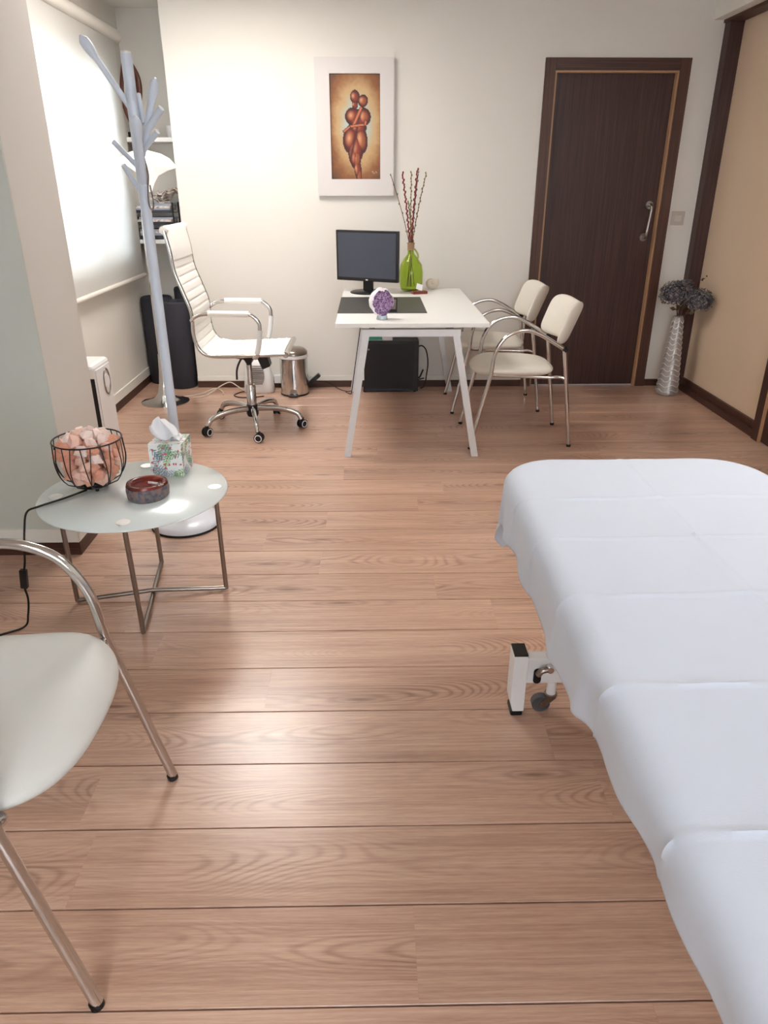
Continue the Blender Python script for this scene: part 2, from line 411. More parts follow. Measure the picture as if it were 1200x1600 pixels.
# planks
rows = [YR+.0, ]
ys = [.852-.209*k for k in range(16, 0, -1)]+[.852+.209*k for k in range(0, 7)]
y = ys[-1]
while y < NY+.2: y += .2; ys.append(y)
rnd = random.Random(11)
cache = {}
for i in range(len(ys)-1):
    y0, y1 = ys[i], min(ys[i+1], NY+.04)
    if y1-y0 < .02 or y0 < YR: continue
    x = XFL+.02-rnd.uniform(0, 1.2) if y0 > .3 else XFL+.02
    xe = 2.58
    L_ = 1.29 if y0 > .3 else 5.6
    while x < xe:
        a, b = max(x, XFL+.02), min(x+L_, xe)
        if b-a > .05:
            key = (round(b-a, 4), round(y1-y0, 4))
            if key not in cache:
                g = .0019; hx, hy, c_ = (b-a)/2-.00005, (y1-y0)/2-g, .0009
                bm = B()
                lo = [bm.verts.new((sx*hx, sy*hy, -.01)) for sx, sy in ((-1, -1), (1, -1), (1, 1), (-1, 1))]
                md = [bm.verts.new((sx*hx, sy*hy, -c_)) for sx, sy in ((-1, -1), (1, -1), (1, 1), (-1, 1))]
                hi = [bm.verts.new((sx*(hx-.00005), sy*(hy-c_), 0)) for sx, sy in ((-1, -1), (1, -1), (1, 1), (-1, 1))]
                for P_, Q_ in ((lo, md), (md, hi)):
                    for k in range(4): bm.faces.new((P_[k], P_[(k+1) % 4], Q_[(k+1) % 4], Q_[k]))
                bm.faces.new(hi); bm.faces.new(list(reversed(lo)))
                bmesh.ops.recalc_face_normals(bm, faces=bm.faces)
                me = bpy.data.meshes.new('plank'); bm.to_mesh(me); bm.free(); me.materials.append(M['oak']); cache[key] = me
            o = bpy.data.objects.new('plank', cache[key]); link(o, floor); o.location = ((a+b)/2, (y0+y1)/2, 0)
        x += L_
struct('ceiling', bx(XFL-.1, 2.7, YR-.1, NY+.1, ZC, ZC+.08), M['ceiling'])
# back wall with door opening
bm = B()
box(bm, -1.31, 1.175, YB, YB+.12, 0, ZC); box(bm, 1.175, 2.045, YB, YB+.12, 2.105, ZC); box(bm, 2.045, 2.6, YB, YB+.12, 0, ZC)
struct('wall_back', bm, M['wall'])
bm = B(); box(bm, XL-.12, -1.19, NY, NY+.12, 0, ZC); struct('wall_niche', bm, M['wall'])
struct('wall_niche_side', bx(-1.31, -1.19, YB+.12, NY, 0, ZC), M['wall'])
# left wall with window opening
bm = B(); WY0, WY1, WZ0, WZ1 = 3.75, 5.48, .95, 2.08
box(bm, XL-.14, XL, 3.12, NY, 0, WZ0); box(bm, XL-.14, XL, 3.12, NY, WZ1, ZC)
box(bm, XL-.14, XL, 3.12, WY0, WZ0, WZ1); box(bm, XL-.14, XL, WY1, NY, WZ0, WZ1)
struct('wall_left', bm, M['wall'])
win = bpy.data.objects.new('window_1', None); link(win); win.location = (XL-.1, (WY0+WY1)/2, WZ0); win['kind'] = 'structure'
bm = B()
for a in ((WY0, WY1, WZ0, WZ0+.05), (WY0, WY1, WZ1-.05, WZ1), (WY0, WY0+.05, WZ0, WZ1), (WY1-.05, WY1, WZ0, WZ1), (4.88, 4.94, WZ0, WZ1)):
    box(bm, XL-.12, XL-.07, a[0], a[1], a[2], a[3])
obj('window_frame', bm, M['white_plastic'], win, world=True)
obj('window_pane', bx(XL-.098, XL-.092, WY0+.05, 4.88, WZ0+.05, WZ1-.05), M['glass_clear'], win, world=True)
obj('window_pane', bx(XL-.098, XL-.092, 4.94, WY1-.05, WZ0+.05, WZ1-.05), M['glass_clear'], win, world=True)
# pillar / partition
PX, PY0, PY1 = -1.22, 2.70, 3.12
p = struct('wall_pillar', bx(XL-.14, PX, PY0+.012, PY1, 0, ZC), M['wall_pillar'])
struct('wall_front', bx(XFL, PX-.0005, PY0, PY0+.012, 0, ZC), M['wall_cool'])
struct('wall_far_left', bx(XFL-.1, XFL, YR, PY0+.1, 0, ZC), M['wall'])
# rear wall with an added, unseen window that lets in fill light
bm = B(); RX0, RX1, RZ0, RZ1 = -.9, 1.5, .9, 2.2
box(bm, XFL, 2.6, YR-.1, YR, 0, RZ0); box(bm, XFL, 2.6, YR-.1, YR, RZ1, ZC); box(bm, XFL, RX0, YR-.1, YR, RZ0, RZ1); box(bm, RX1, 2.6, YR-.1, YR, RZ0, RZ1)
struct('wall_rear', bm, M['wall'])
win = bpy.data.objects.new('added_fill_window', None); link(win); win.location = (.3, YR-.05, RZ0); win['kind'] = 'structure'
bm = B()
for a in ((RX0, RX1, RZ0, RZ0+.05), (RX0, RX1, RZ1-.05, RZ1), (RX0, RX0+.05, RZ0, RZ1), (RX1-.05, RX1, RZ0, RZ1), (.27, .33, RZ0, RZ1)):
    box(bm, a[0], a[1], YR-.08, YR-.03, a[2], a[3])
obj('window_frame', bm, M['white_plastic'], win, world=True)
obj('window_pane', bx(RX0+.05, .27, YR-.057, YR-.053, RZ0+.05, RZ1-.05), M['glass_clear'], win, world=True)
obj('window_pane', bx(.33, RX1-.05, YR-.057, YR-.053, RZ0+.05, RZ1-.05), M['glass_clear'], win, world=True)
# right wall: recess with sliding panel from Y 4.16 to 5.36
SZ = 2.335
bm = B()
box(bm, XR, 2.6, YR, 2.95, 0, ZC); box(bm, XR, 2.6, 2.95, YB, SZ+.04, ZC)
struct('wall_right', bm, M['wall'])
struct('trim_1', bx(2.185, XR, YR, YB, 2.352, ZC), M['ceiling'])           # box beam over the sliding doors
struct('trim_2', bx(2.262, 2.349, 5.335, 5.418, .0, SZ), M['wenge'])         # far jamb
struct('trim_3', bx(2.25, 2.385, 2.95, 5.415, SZ, SZ+.04), M['wenge_y'])    # head rail
struct('trim_4', bx(2.310, 2.3495, 4.15, 5.335, 0, .045), M['wenge_y'])        # sill rail lower step
struct('trim_5', bx(2.332, 2.3495, 4.15, 5.335, .045, .085), M['casing'])
struct('trim_6', bx(2.30, 2.40, 4.075, 4.15, 0, SZ), M['wenge'])            # near jamb
struct('trim_7', bx(2.300, 2.40, 4.066, 4.075, 0, SZ), M['rosewood_lip'])
struct('door_2', bx(2.350, 2.372, 4.15, 5.335, .085, SZ), M['panel'])        # pale sliding panel
struct('door_3', bx(2.318, 2.35, 2.95, 4.066, .005, SZ), M['wenge'])        # dark sliding leaf
struct('wall_right_core', bx(2.40, 2.6, 2.95, YB, 0, SZ+.04), M['wall'])
# door in back wall
d = bpy.data.objects.new('door_1', None); link(d); d.location = (1.61, YB, 0); d['kind'] = 'structure'
bm = B(); box(bm, 1.136, 1.203, YB-.022, YB-.001, 0, 2.145); box(bm, 2.012, 2.08, YB-.022, YB-.001, 0, 2.145); obj('casing', bm, M['casing'], d, world=True, bevel=.002)
obj('casing', bx(1.204, 2.011, YB-.022, YB-.001, 2.076, 2.145), M['wenge_x'], d, world=True, bevel=.002)
bm = B(); box(bm, 1.204, 1.216, YB-.012, YB+.05, 0, 2.075); box(bm, 1.999, 2.011, YB-.012, YB+.05, 0, 2.075); box(bm, 1.216, 1.999, YB-.012, YB+.05, 2.063, 2.075)
obj('door_lip', bm, M['rosewood_lip'], d, world=True)
leaf = obj('door_leaf', bx(1.217, 1.998, YB+.028, YB+.066, .005, 2.062), M['wenge'], d, world=True)
bm = B(); hx = 1.936
tube(bm, smoothpath([(hx+.01, YB+.03, 1.272), (hx+.01, YB-.02, 1.272), (hx+.01, YB-.035, 1.25), (hx+.004, YB-.035, 1.16), (hx-.002, YB-.035, 1.085), (hx-.002, YB-.02, 1.063), (hx-.002, YB+.03, 1.063)], 6), .0105, segs=12)
for z_ in (1.272, 1.063):
    tube(bm, [(hx+(.01 if z_ > 1.2 else -.002), YB+.028, z_), (hx+(.01 if z_ > 1.2 else -.002), YB+.018, z_)], .027, segs=20)
h = obj('door_handle', bm, M['steel'], leaf, smooth=True, world=False)
h.data.transform(Matrix.Translation(-(d.location)))
# baseboards
struct('baseboard_back', bx(-1.31, 1.135, YB-.012, YB, 0, .05), M['wenge_x'])
struct('baseboard_back_right', bx(2.081, 2.26, YB-.012, YB, 0, .05), M['wenge_x'])
struct('baseboard_left', bx(XL, XL+.012, 3.12, NY, 0, .055), M['wenge_y'])
struct('baseboard_left_cap', bx(XL, XL+.010, 3.12, NY, .055, .115), M['skirt_white'])
struct('baseboard_back_cap', bx(-1.31, 1.135, YB-.008, YB, .05, .085), M['skirt_white'])
struct('baseboard_pillar', bx(PX, PX+.012, PY0, PY1, 0, .055), M['wenge_y'])
struct('baseboard_pillar_cap', bx(PX, PX+.010, PY0, PY1, .055, .12), M['skirt_white'])
struct('baseboard_front', bx(XFL, PX+.012, PY0-.012, PY0, 0, .055), M['wenge_x'])
struct('baseboard_front_cap', bx(XFL, PX+.008, PY0-.008, PY0, .055, .115), M['skirt_white'])
struct('baseboard_niche', bx(XL+.012, -1.31, NY-.012, NY, 0, .055), M['wenge_x'])

# ceiling light over the desk end, plus two unseen fill panels added for brightness
def ceiling_light(x, y, sx, sy, label, m='light'):
    t = thing('ceiling_light', label, 'ceiling light', (x, y, ZC-.001))
    bm = B()
    for a in ((-sx/2-.02, sx/2+.02, -sy/2-.02, -sy/2), (-sx/2-.02, sx/2+.02, sy/2, sy/2+.02), (-sx/2-.02, -sx/2, -sy/2, sy/2), (sx/2, sx/2+.02, -sy/2, sy/2)):
        box(bm, a[0], a[1], a[2], a[3], -.025, 0)
    obj('frame', bm, M['white_metal'], t)
    obj('diffuser', bx(-sx/2, sx/2, -sy/2, sy/2, -.018, -.004), M[m], t)
ceiling_light(-.80, 4.2, .6, .9, 'ceiling panel lamp over the desk end of the room')
ceiling_light(1.45, 1.9, .6, .9, 'added ceiling fill panel over the massage table', 'fill_soft')
ceiling_light(-.6, -1.2, .6, .9, 'added ceiling fill panel at the near end of the room', 'fill_soft')

# ================================================================== WINDOW BLIND
t = thing('roller_blind', 'white roller blind pulled down over the bright window', 'blind', (-1.68, 4.6, .79))
obj('blind_cloth', bx(-1.6815, -1.6800, 3.45, 5.655, .80, 2.30), M['blind'], t, world=True)
obj('bottom_bar', tb([(-1.68, 3.44, .792), (-1.68, 5.665, .792)], .016), M['blind_fixed'], t, smooth=True, world=True)
obj('roller', tb([(-1.68, 3.44, 2.30), (-1.68, 5.72, 2.30)], .036, segs=20), M['blind_fixed'], t, smooth=True, world=True)

# ================================================================== PICTURE
t = thing('framed_painting', 'painting of two embracing figures in a wide white frame', 'painting', (-.096, YB, 1.333))
x0, x1, z0, z1 = -.352, .160, 1.333, 2.143; px0, px1, pz0, pz1 = -.257, .070, 1.436, 2.052
bm = B()
for a in ((x0, x1, z0, pz0), (x0, x1, pz1, z1), (x0, px0, pz0, pz1), (px1, x1, pz0, pz1)):
    box(bm, a[0], a[1], YB-.034, YB-.001, a[2], a[3])
obj('frame', bm, mat('off_white_frame', rgb(214, 208, 205), .5), t, world=True)
bm = B(); cw, chh = 80, 150; grid = []
col = bm.verts.layers.float_color.new('Col')
def mixc(a, b, k): k = max(0, min(1, k)); return tuple(a[i]*(1-k)+b[i]*k for i in range(3))
def blob(u, v, cx, cy, rx, ry, rot=0):
    dx, dy = u-cx, v-cy; c_, s_ = math.cos(rot), math.sin(rot)
    return math.hypot((dx*c_+dy*s_)/rx, (-dx*s_+dy*c_)/ry)
# u: 0..1 across, v: 0..2.09 downwards (same unit)
BODY = [(.50, .44, .095, .135, 0, 0), (.66, .52, .10, .125, .15, 1), (.50, .60, .06, .08, 0, 0),
        (.45, .82, .155, .175, 0, 0), (.66, .83, .155, .185, 0, 1), (.55, .88, .20, .20, 0, 0),
        (.56, 1.05, .17, .14, 0, 0), (.41, 1.27, .165, .29, .10, 0), (.62, 1.28, .125, .28, -.10, 1),
        (.50, 1.45, .165, .32, 0, 0), (.47, 1.62, .115, .28, -.18, 0), (.52, 1.66, .09, .25, .05, 1), (.54, 1.88, .075, .24, -.08, 0), (.57, 2.02, .05, .2, 0, 1)]
def paint(u, v):
    n = noise.noise(Vector((u*5, v*5, 3)))*.5+noise.noise(Vector((u*16, v*16, 9)))*.3
    d_ = math.hypot((u-.53)/.55, (v-1.0)/1.05)
    c = mixc((176, 188, 182), (190, 156, 112), (d_-.36)/.32+n*.4)
    c = mixc(c, (140, 90, 52), (d_-.72)/.30+n*.5)
    c = mixc(c, (84, 52, 36), (d_-1.02)/.45+n*.5)
    best = 9; bi = None
    for b in BODY:
        e = blob(u, v, *b[:5])
        if e < best: best, bi = e, b
    if best < 1.0:
        base = (128, 48, 28) if bi[5] == 0 else (148, 78, 46)
        base = mixc(base, (66, 22, 18), (best-.45)/.4)
        hl = blob(u, v, bi[0]-.04, bi[1]-.02, bi[2]*.55, bi[3]*.6, bi[4])
        base = mixc((224, 166, 120), base, hl*.9+.05)
        fold = abs(u-(.60-(v-.75)*.22)); 
        if .7 < v < 1.75: base = mixc((74, 26, 26), base, fold/.045)
        if best > .9: base = (62, 26, 22)
        c = base
    # arms
    for (ax, ay, bx_, by_, wdt) in ((.62, .66, .47, .98, .025), (.38, 1.02, .70, .98, .022), (.38, 1.03, .27, 1.12, .018), (.70, .98, .71, .92, .02)):
        L2 = (bx_-ax)**2+(by_-ay)**2; tt = max(0, min(1, ((u-ax)*(bx_-ax)+(v-ay)*(by_-ay))/L2))
        dd = math.hypot(u-ax-tt*(bx_-ax), v-ay-tt*(by_-ay))
        if dd < wdt: c = mixc((214, 132, 92), (150, 70, 46), dd/wdt)
        elif dd < wdt+.012: c = (74, 32, 26)
    # signature strokes
    if .80 < u < .93 and 1.915 < v < 1.975 and abs(v-(1.955+.018*math.sin(u*95))) < .006: c = (220, 190, 160)
    e_ = min(u, 1-u, v, 1.884-v if False else 9)
    if e_ < .012: c = (70, 34, 26)
    return c
for j in range(chh+1):
    row = []
    for i in range(cw+1):
        u, v = i/cw, j/chh
        vv = bm.verts.new((px0+(px1-px0)*u, YB-.018, pz1+(pz0-pz1)*v))
        c = paint(u, v*2.09); vv[col] = (lin(max(0, c[0])), lin(max(0, c[1])), lin(max(0, c[2])), 1); row.append(vv)
    grid.append(row)
for j in range(chh):
    for i in range(cw): bm.faces.new((grid[j][i], grid[j+1][i], grid[j+1][i+1], grid[j][i+1]))
cv = obj('canvas', bm, M['canvas'], t, world=True)
so = cv.modifiers.new('solid', 'SOLIDIFY'); so.thickness = .006; so.offset = 0

# light switch
t = thing('light_switch', 'square grey light switch beside the dark door', 'switch', (2.15, YB, 1.188))
obj('plate', bx(-.045, .045, -.008, -.0005, -.045, .045), mat('grey_plate', rgb(190, 180, 168), .4), t, bevel=.002)
bm = B(); box(bm, -.024, .024, -.013, -.008, -.022, .022); obj('rocker', bm, mat('rocker_grey', rgb(206, 198, 188), .35), t, bevel=.002)

# ================================================================== NICHE
def shelf(z, label):
    t = thing('wall_shelf', label, 'shelf', (-1.52, 5.8, z))
    obj('board', bx(-1.728, -1.312, 5.68, 5.925, z-.028, z), M['desk_white'], t, world=True, bevel=.002)
    for xb in (-1.68, -1.39): obj('bracket', bx(xb, xb+.025, 5.75, 5.92, z-.10, z-.029), M['steel'], t, world=True)
shelf(1.702, 'white upper shelf in the window corner with jars')
shelf(1.035, 'white lower shelf in the window corner under the paper trays')
t = thing('wood_sculpture', 'tall curved dark brown wooden sculpture on the upper shelf', 'sculpture', (-1.64, 5.80, 1.702))
obj('figure', tb(smoothpath([(-1.66, 5.8, 1.74), (-1.635, 5.8, 1.84), (-1.60, 5.8, 1.97), (-1.596, 5.8, 2.07), (-1.63, 5.8, 2.16), (-1.655, 5.8, 2.22)], 6), [.012+.012*math.sin(PI*min(1, k/30+.15)) for k in range(31)], flat=.6), M['bark'], t, smooth=True, world=True)
obj('figure', tb(smoothpath([(-1.65, 5.8, 1.74), (-1.70, 5.8, 1.86), (-1.715, 5.8, 1.98), (-1.69, 5.8, 2.12), (-1.66, 5.8, 2.23)], 6), [.014]*25, flat=.6), M['bark'], t, smooth=True, world=True)
obj('base', bx(-1.70, -1.60, 5.76, 5.84, 1.702, 1.74), M['black_plastic'], t, world=True, bevel=.006)
t = thing('ceramic_jar', 'small round cream jar with a lid on the upper shelf', 'jar', (-1.515, 5.79, 1.702))
obj('body', lt([(.024, 0), (.033, .008), (.034, .034), (.028, .045)], segs=20), M['ceramic'], t, smooth=True)
obj('lid', lt([(.030, .0455), (.030, .055), (.018, .063), (.0, .066)], segs=20), M['ceramic'], t, smooth=True)
t = thing('white_cup', 'plain white straight cup at the right end of the upper shelf', 'cup', (-1.40, 5.79, 1.702))
obj('body', lt([(.030, 0), (.034, .078), (.031, .078), (.027, .004), (0, .004)], segs=20), M['white_plastic'], t, smooth=True)
# letter tray with paper
t = thing('letter_tray', 'dark two-tier wire letter tray on the lower shelf', 'tray', (-1.56, 5.80, 1.035))
for sx in (-1.705, -1.43):
    for sy in (5.70, 5.88): obj('post', tb([(sx, sy, 1.036), (sx, sy, 1.285)], .005, segs=6), M['black_metal'], t, world=True)
for z_ in (1.042, 1.135, 1.215):
    bm = B(); box(bm, -1.70, -1.435, 5.705, 5.875, z_, z_+.004); box(bm, -1.70, -1.435, 5.70, 5.705, z_, z_+.02)
    obj('tier', bm, M['tray'], t, world=True)
rnd = random.Random(5); k = 0
for z_, n_, st in ((1.047, 4, .014), (1.140, 3, .016), (1.220, 4, .014)):
    zz = z_
    for i in range(n_):
        th = st*rnd.uniform(.7, 1.2); dx = rnd.uniform(-.008, .008); x_ = -1.565+dx
        o = obj('paper_bundle', bx(-.125, .125, -.08, .08, 0, th), M['paper_grey'] if (i+k) % 2 else M['magazine'])
        o.location = (x_, 5.79, zz); o.rotation_euler = (0, 0, rnd.uniform(-.03, .03)); zz += th+.0006
        tag(o, '%s paper bundle from the bottom on the %s level of the wire letter tray' % (('first', 'second', 'third', 'fourth')[i], ('lowest', 'middle', 'top')[k]), 'papers', 'papers in the letter tray')
    k += 1
def mag_bm(q):
    bm = B(); L0 = []
    for top in (0, 1):
        g = [[bm.verts.new((-.09+.18*a/10, -.06+.12*b/6, .007*top+.016*math.sin(a*.62+q*2)+.010*math.sin(a*1.7+b+q)+.012)) for b in range(7)] for a in range(11)]; L0.append(g)
    for a in range(10):
        for b in range(6):
            for g in L0: bm.faces.new((g[a][b], g[a+1][b], g[a+1][b+1], g[a][b+1]))
    per = [(a, 0) for a in range(11)]+[(10, b) for b in range(1, 7)]+[(a, 6) for a in range(9, -1, -1)]+[(0, b) for b in range(5, 0, -1)]
    for k in range(len(per)):
        p0, p1 = per[k], per[(k+1) % len(per)]
        bm.faces.new((L0[0][p0[0]][p0[1]], L0[0][p1[0]][p1[1]], L0[1][p1[0]][p1[1]], L0[1][p0[0]][p0[1]]))
    return bm
for i, (dx, rz, rx) in enumerate(((-.03, .3, .04), (.03, -.35, -.05), (.07, .15, .02))):
    o = obj('magazine', mag_bm(i), M['magazine']); o.location = (-1.53+dx, 5.79, 1.285+i*.029); o.rotation_euler = (rx, rx, rz)
    tag(o, 'crumpled printed magazine heaped on top of the letter tray', 'magazine', 'magazines heaped on the tray')
    o['label'] = ['crumpled magazine lowest of the three heaped on the letter tray', 'crumpled magazine in the middle of the heap on the letter tray', 'crumpled magazine topmost on the letter tray heap'][i]
# floor lamp
t = thing('floor_lamp', 'floor lamp with a white trumpet shade and round chrome foot, behind the coat stand', 'lamp', (-1.458, 5.02, 0))
obj('base', lt([(.165, 0), (.165, .006), (.13, .014), (.075, .032), (.045, .07), (.030, .13), (.020, .22), (.014, .34), (.0, .34)], segs=40), M['chrome'], t, smooth=True)
obj('stem', tb(smoothpath([(0, 0, .33), (0, 0, .9), (.004, 0, 1.22), (.03, 0, 1.34), (.055, 0, 1.41)], 8), .011), M['chrome'], t, smooth=True)
sh = obj('lamp_shade', lt([(0, .0), (.022, .004), (.035, .05), (.062, .10), (.12, .135), (.172, .155), (.176, .162), (.165, .172), (.13, .205), (.08, .226), (0, .237)], segs=40), M['lampshade'], t, smooth=True)
sh.location = (.06, 0, 1.40-.05+.01); sh.rotation_euler = (0, .10, 0)
# foam rolls
def roll(x, y, r, h, label):
    t = thing('rolled_mat', label, 'mat roll', (x, y, 0), group='dark rolled foam mats')
    bm = B(); lathe(bm, [(r*.93, 0), (r, .012), (r, h-.012), (r*.93, h), (r*.9, h+.002), (r*.86, h-.006), (0, h-.006)], segs=32); obj('roll', bm, M['foam'], t, smooth=True)
    pts = [(r*(.1+.75*k/60)*math.cos(k*.32), r*(.1+.75*k/60)*math.sin(k*.32), h-.004) for k in range(61)]
    obj('spiral_edge', tb(pts, .004, segs=6), M['foam'], t)
    return t
roll(-1.605, 5.62, .115, .64, 'dark grey foam roll nearest the window wall')
roll(-1.432, 5.46, .105, .63, 'dark grey foam roll standing behind the office chair')
roll(-1.412, 5.76, .09, .69, 'dark grey foam roll at the back of the three')

# white heater cabinet behind the pillar
t = thing('dehumidifier', 'white rounded appliance with a round grip, against the wall behind the pillar', 'dehumidifier', (-1.60, 3.98, 0))
obj('body', bx(-1.715, -1.487, 3.86, 4.12, .012, .52), M['white_plastic'], t, world=True, bevel=.02)
obj('side_panel', bx(-1.4865, -1.482, 3.885, 4.10, .03, .49), M['white_plastic'], t, world=True, bevel=.002)
bm = B(); tube(bm, [(-1.4805, 4.02+.045*math.cos(a*PI/16), .40+.07*math.sin(a*PI/16)) for a in range(32)], .005, closed=True, segs=8)
obj('grip_ring', bm, M['steel'], t, world=True, smooth=True)
bm = B(); tube(bm, [(-1.4815, 4.02, .40), (-1.478, 4.02, .40)], .04, segs=24); obj('grip', bm, M['white_plastic'], t, world=True, smooth=True)
obj('seam', bx(-1.70, -1.4868, 3.8585, 3.8598, .02, .45), M['black_plastic'], t, world=True)

# ================================================================== COAT STAND
CX, CY = -.843, 2.985
t = thing('coat_stand', 'tree-shaped blue-white coat stand, shade tint in its colour, with a round white foot', 'coat stand', (CX, CY, 0))
obj('base', lt([(.135, 0), (.150, .004), (.152, .02), (.140, .036), (.06, .042), (.0, .044)], segs=48), M['base_paint'], t, smooth=True)
obj('base_rim', lt([(.128, 0), (.1535, .0), (.1535, .009), (.15, .010), (.0, .010)], segs=48), M['black_rubber'], t, smooth=True)
obj('pole', tb([(CX, CY, .044), (CX-.008, CY, 1.818)], .0195, segs=24), M['pole_shade_tint'], t, smooth=True, world=True)
obj('pole_cap', tb([(CX-.008, CY, 1.8185), (CX-.008, CY, 1.826)], .017, segs=24), M['white_metal'], t, smooth=True, world=True)
def branch(a, b, r0=.0105, tip=0, dy=0, lab=None):
    a = Vector(a); b = Vector(b); b.y += dy; n = 16
    pts = [a.lerp(b, k/n) for k in range(n+1)]; rr = []
    for k in range(n+1):
        q = k/n; r = r0
        if tip and q > .68:
            e = (q-.68)/.32; r = r0*(1+tip*math.sin(PI*e*.88)) if e < 1 else r0*.25
        rr.append(r)
    if tip: rr[-1] = r0*.35
    obj('branch', tb(pts, rr, segs=14, flat=.8), M['pole_shade_tint'], t, smooth=True, world=True)
br = [((-.861, CY, 1.655), (-.988, CY, 1.868), .0105, .75, -.04), ((-.838, CY, 1.50), (-.748, CY, 1.742), .012, .55, -.04),
      ((-.840, CY-.01, 1.40), (-.818, CY, 1.620), .0135, .5, -.10), ((-.838, CY, 1.545), (-.736, CY, 1.648), .0125, 0, -.05),
      ((-.842, CY, 1.505), (-.765, CY, 1.575), .0105, 0, -.03), ((-.858, CY, 1.46), (-.943, CY, 1.545), .0095, 0, .02),
      ((-.858, CY, 1.37), (-.918, CY, 1.468), .0095, 0, .02), ((-.82, CY+.0, 1.60), (-.838, CY, 1.70), .010, 0, .05)]
for a in br: branch(a[0], a[1], a[2], a[3], a[4])
# key strap hook hanging from stand
bm = B(); tube(bm, smoothpath([(-.826, CY-.03, 1.50), (-.818, CY-.03, 1.44), (-.822, CY-.03, 1.40)], 6), .004, segs=6)
tube(bm, smoothpath([(-.822, CY-.03, 1.40), (-.828, CY-.03, 1.34), (-.818, CY-.03, 1.315), (-.81, CY-.03, 1.34), (-.815, CY-.03, 1.40)], 6), .003, segs=6)
o = obj('hanging_strap', bm, M['steel']); origin(o, (-.82, CY-.03, 1.50)); tag(o, 'thin grey strap with a clip hanging from the coat stand', 'strap')

# ================================================================== SIDE TABLE
TX, TY, TZ = -.824, 2.33, .43
t = thing('side_table', 'round frosted glass side table on crossed steel tube legs', 'side table', (TX, TY, 0))
obj('glass_top', lt([(0, TZ-.008), (.313, TZ-.008), (.317, TZ-.005), (.317, TZ-.003), (.314, TZ), (0, TZ)], segs=72), M['frosted'], t, smooth=True)
discs = [(-1.080, 2.292), (-.785, 2.078), (-.555, 2.369), (-.853, 2.585)]
feet = [(-1.084, 2.305), (-.783, 2.092), (-.555, 2.387), (-.853, 2.596)]
for (dx, dy) in discs:
    bm = B(); tube(bm, [(dx, dy, TZ+.0003), (dx, dy, TZ+.002)], .023, segs=28); tube(bm, [(dx, dy, TZ-.0085), (dx, dy, TZ-.018)], .023, segs=28)
    obj('leg_disc', bm, mat('bright_disc', (.92, .95, .95, 1), .42, .75), t, smooth=True, world=True)
for i, (a, b) in enumerate(((0, 2), (1, 3))):
    zc = .012 if i else .026
    for q in (a, b):
        obj('leg', tb([(discs[q][0], discs[q][1], TZ-.018), (feet[q][0], feet[q][1], .009)], .0085), M['steel'], t, smooth=True, world=True)
    fa, fb = feet[a], feet[b]
    pts = [(fa[0], fa[1], .012), (fb[0], fb[1], .012)] if i else [(fa[0], fa[1], .012), (fa[0]*.9+fb[0]*.1, fa[1]*.9+fb[1]*.1, .014), ((fa[0]+fb[0])/2, (fa[1]+fb[1])/2, .028), (fa[0]*.1+fb[0]*.9, fa[1]*.1+fb[1]*.9, .014), (fb[0], fb[1], .012)]
    obj('cross_bar', tb(pts, .0085), M['steel'], t, smooth=True, world=True)

# salt lamp
LX, LY, LZ = -.975, 2.375, TZ
t = thing('salt_lamp', 'black wire bowl lamp with pink salt on the glass side table', 'lamp', (LX, LY, LZ))
R_, Hh = .118, .165
def bowl_r(h):  # radius at height h above base
    q = max(0, min(1, h/Hh)); k = max(0, 1-q/.62); return .052+(R_-.052)*math.sqrt(max(0, 1-k*k))-max(0, q-.62)*.012
bm = B(); tube(bm, [(bowl_r(Hh)*math.cos(a*PI/24), bowl_r(Hh)*math.sin(a*PI/24), .014+Hh) for a in range(48)], .0028, closed=True, segs=8)
obj('rim', bm, M['black_metal'], t, smooth=True)
bm = B()
tube(bm, [(bowl_r(0)*math.cos(a*PI/12), bowl_r(0)*math.sin(a*PI/12), .014) for a in range(24)], .0028, closed=True, segs=8)
obj('base_ring', bm, M['black_metal'], t, smooth=True)
for k in range(22):
    a0 = 2*PI*k/22; tw = (.13 if k % 2 else -.13)
    pts = [(bowl_r(Hh*q/10)*math.cos(a0+tw*(1-q/10)*1.3), bowl_r(Hh*q/10)*math.sin(a0+tw*(1-q/10)*1.3), .014+Hh*q/10) for q in range(11)]
    obj('wire', tb(pts, .0018, segs=6), M['black_metal'], t, smooth=True)
obj('lamp_base', lt([(.040, .010), (.042, .014), (.040, .024), (.022, .03), (0, .03)], segs=24), M['black_plastic'], t, smooth=True)
for k in range(3):
    a = -PI/2+2*PI*k/3+.5
    f_ = obj('foot', lt([(0, 0), (.006, .002), (.0065, .007), (.004, .0105), (0, .0105)], segs=12), M['black_rubber'], t, smooth=True); f_.location = (.044*math.cos(a), .044*math.sin(a), 0)
cab = smoothpath([(-.99, 2.335, TZ+.006), (-1.04, 2.27, TZ+.004), (-1.10, 2.20, TZ+.004), (-1.128, 2.17, TZ-.004), (-1.14, 2.155, .37), (-1.152, 2.15, .30), (-1.16, 2.15, .255), (-1.172, 2.15, .21)], 8)
cb = obj('power_cord', tb(cab, .0035, segs=8), M['black_rubber'], t, smooth=True, world=True)
bm = bx(-.0115, .0115, -.009, .009, -.035, .035); sw = obj('cord_switch', bm, M['black_plastic'], cb, bevel=.003)
sw.location = Vector((-1.176, 2.15, .19))-Vector(t.location); sw.rotation_euler = (0, .12, 0)
cab = smoothpath([(-1.181, 2.15, .155), (-1.178, 2.15, .11), (-1.19, 2.15, .05), (-1.205, 2.14, .008), (-1.26, 2.10, .0045), (-1.4, 2.02, .0045), (-1.7, 2.0, .0045)], 8)
obj('power_cord', tb(cab, .0035, segs=8), M['black_rubber'], t, smooth=True, world=True)
rnd = random.Random(21); placed = []
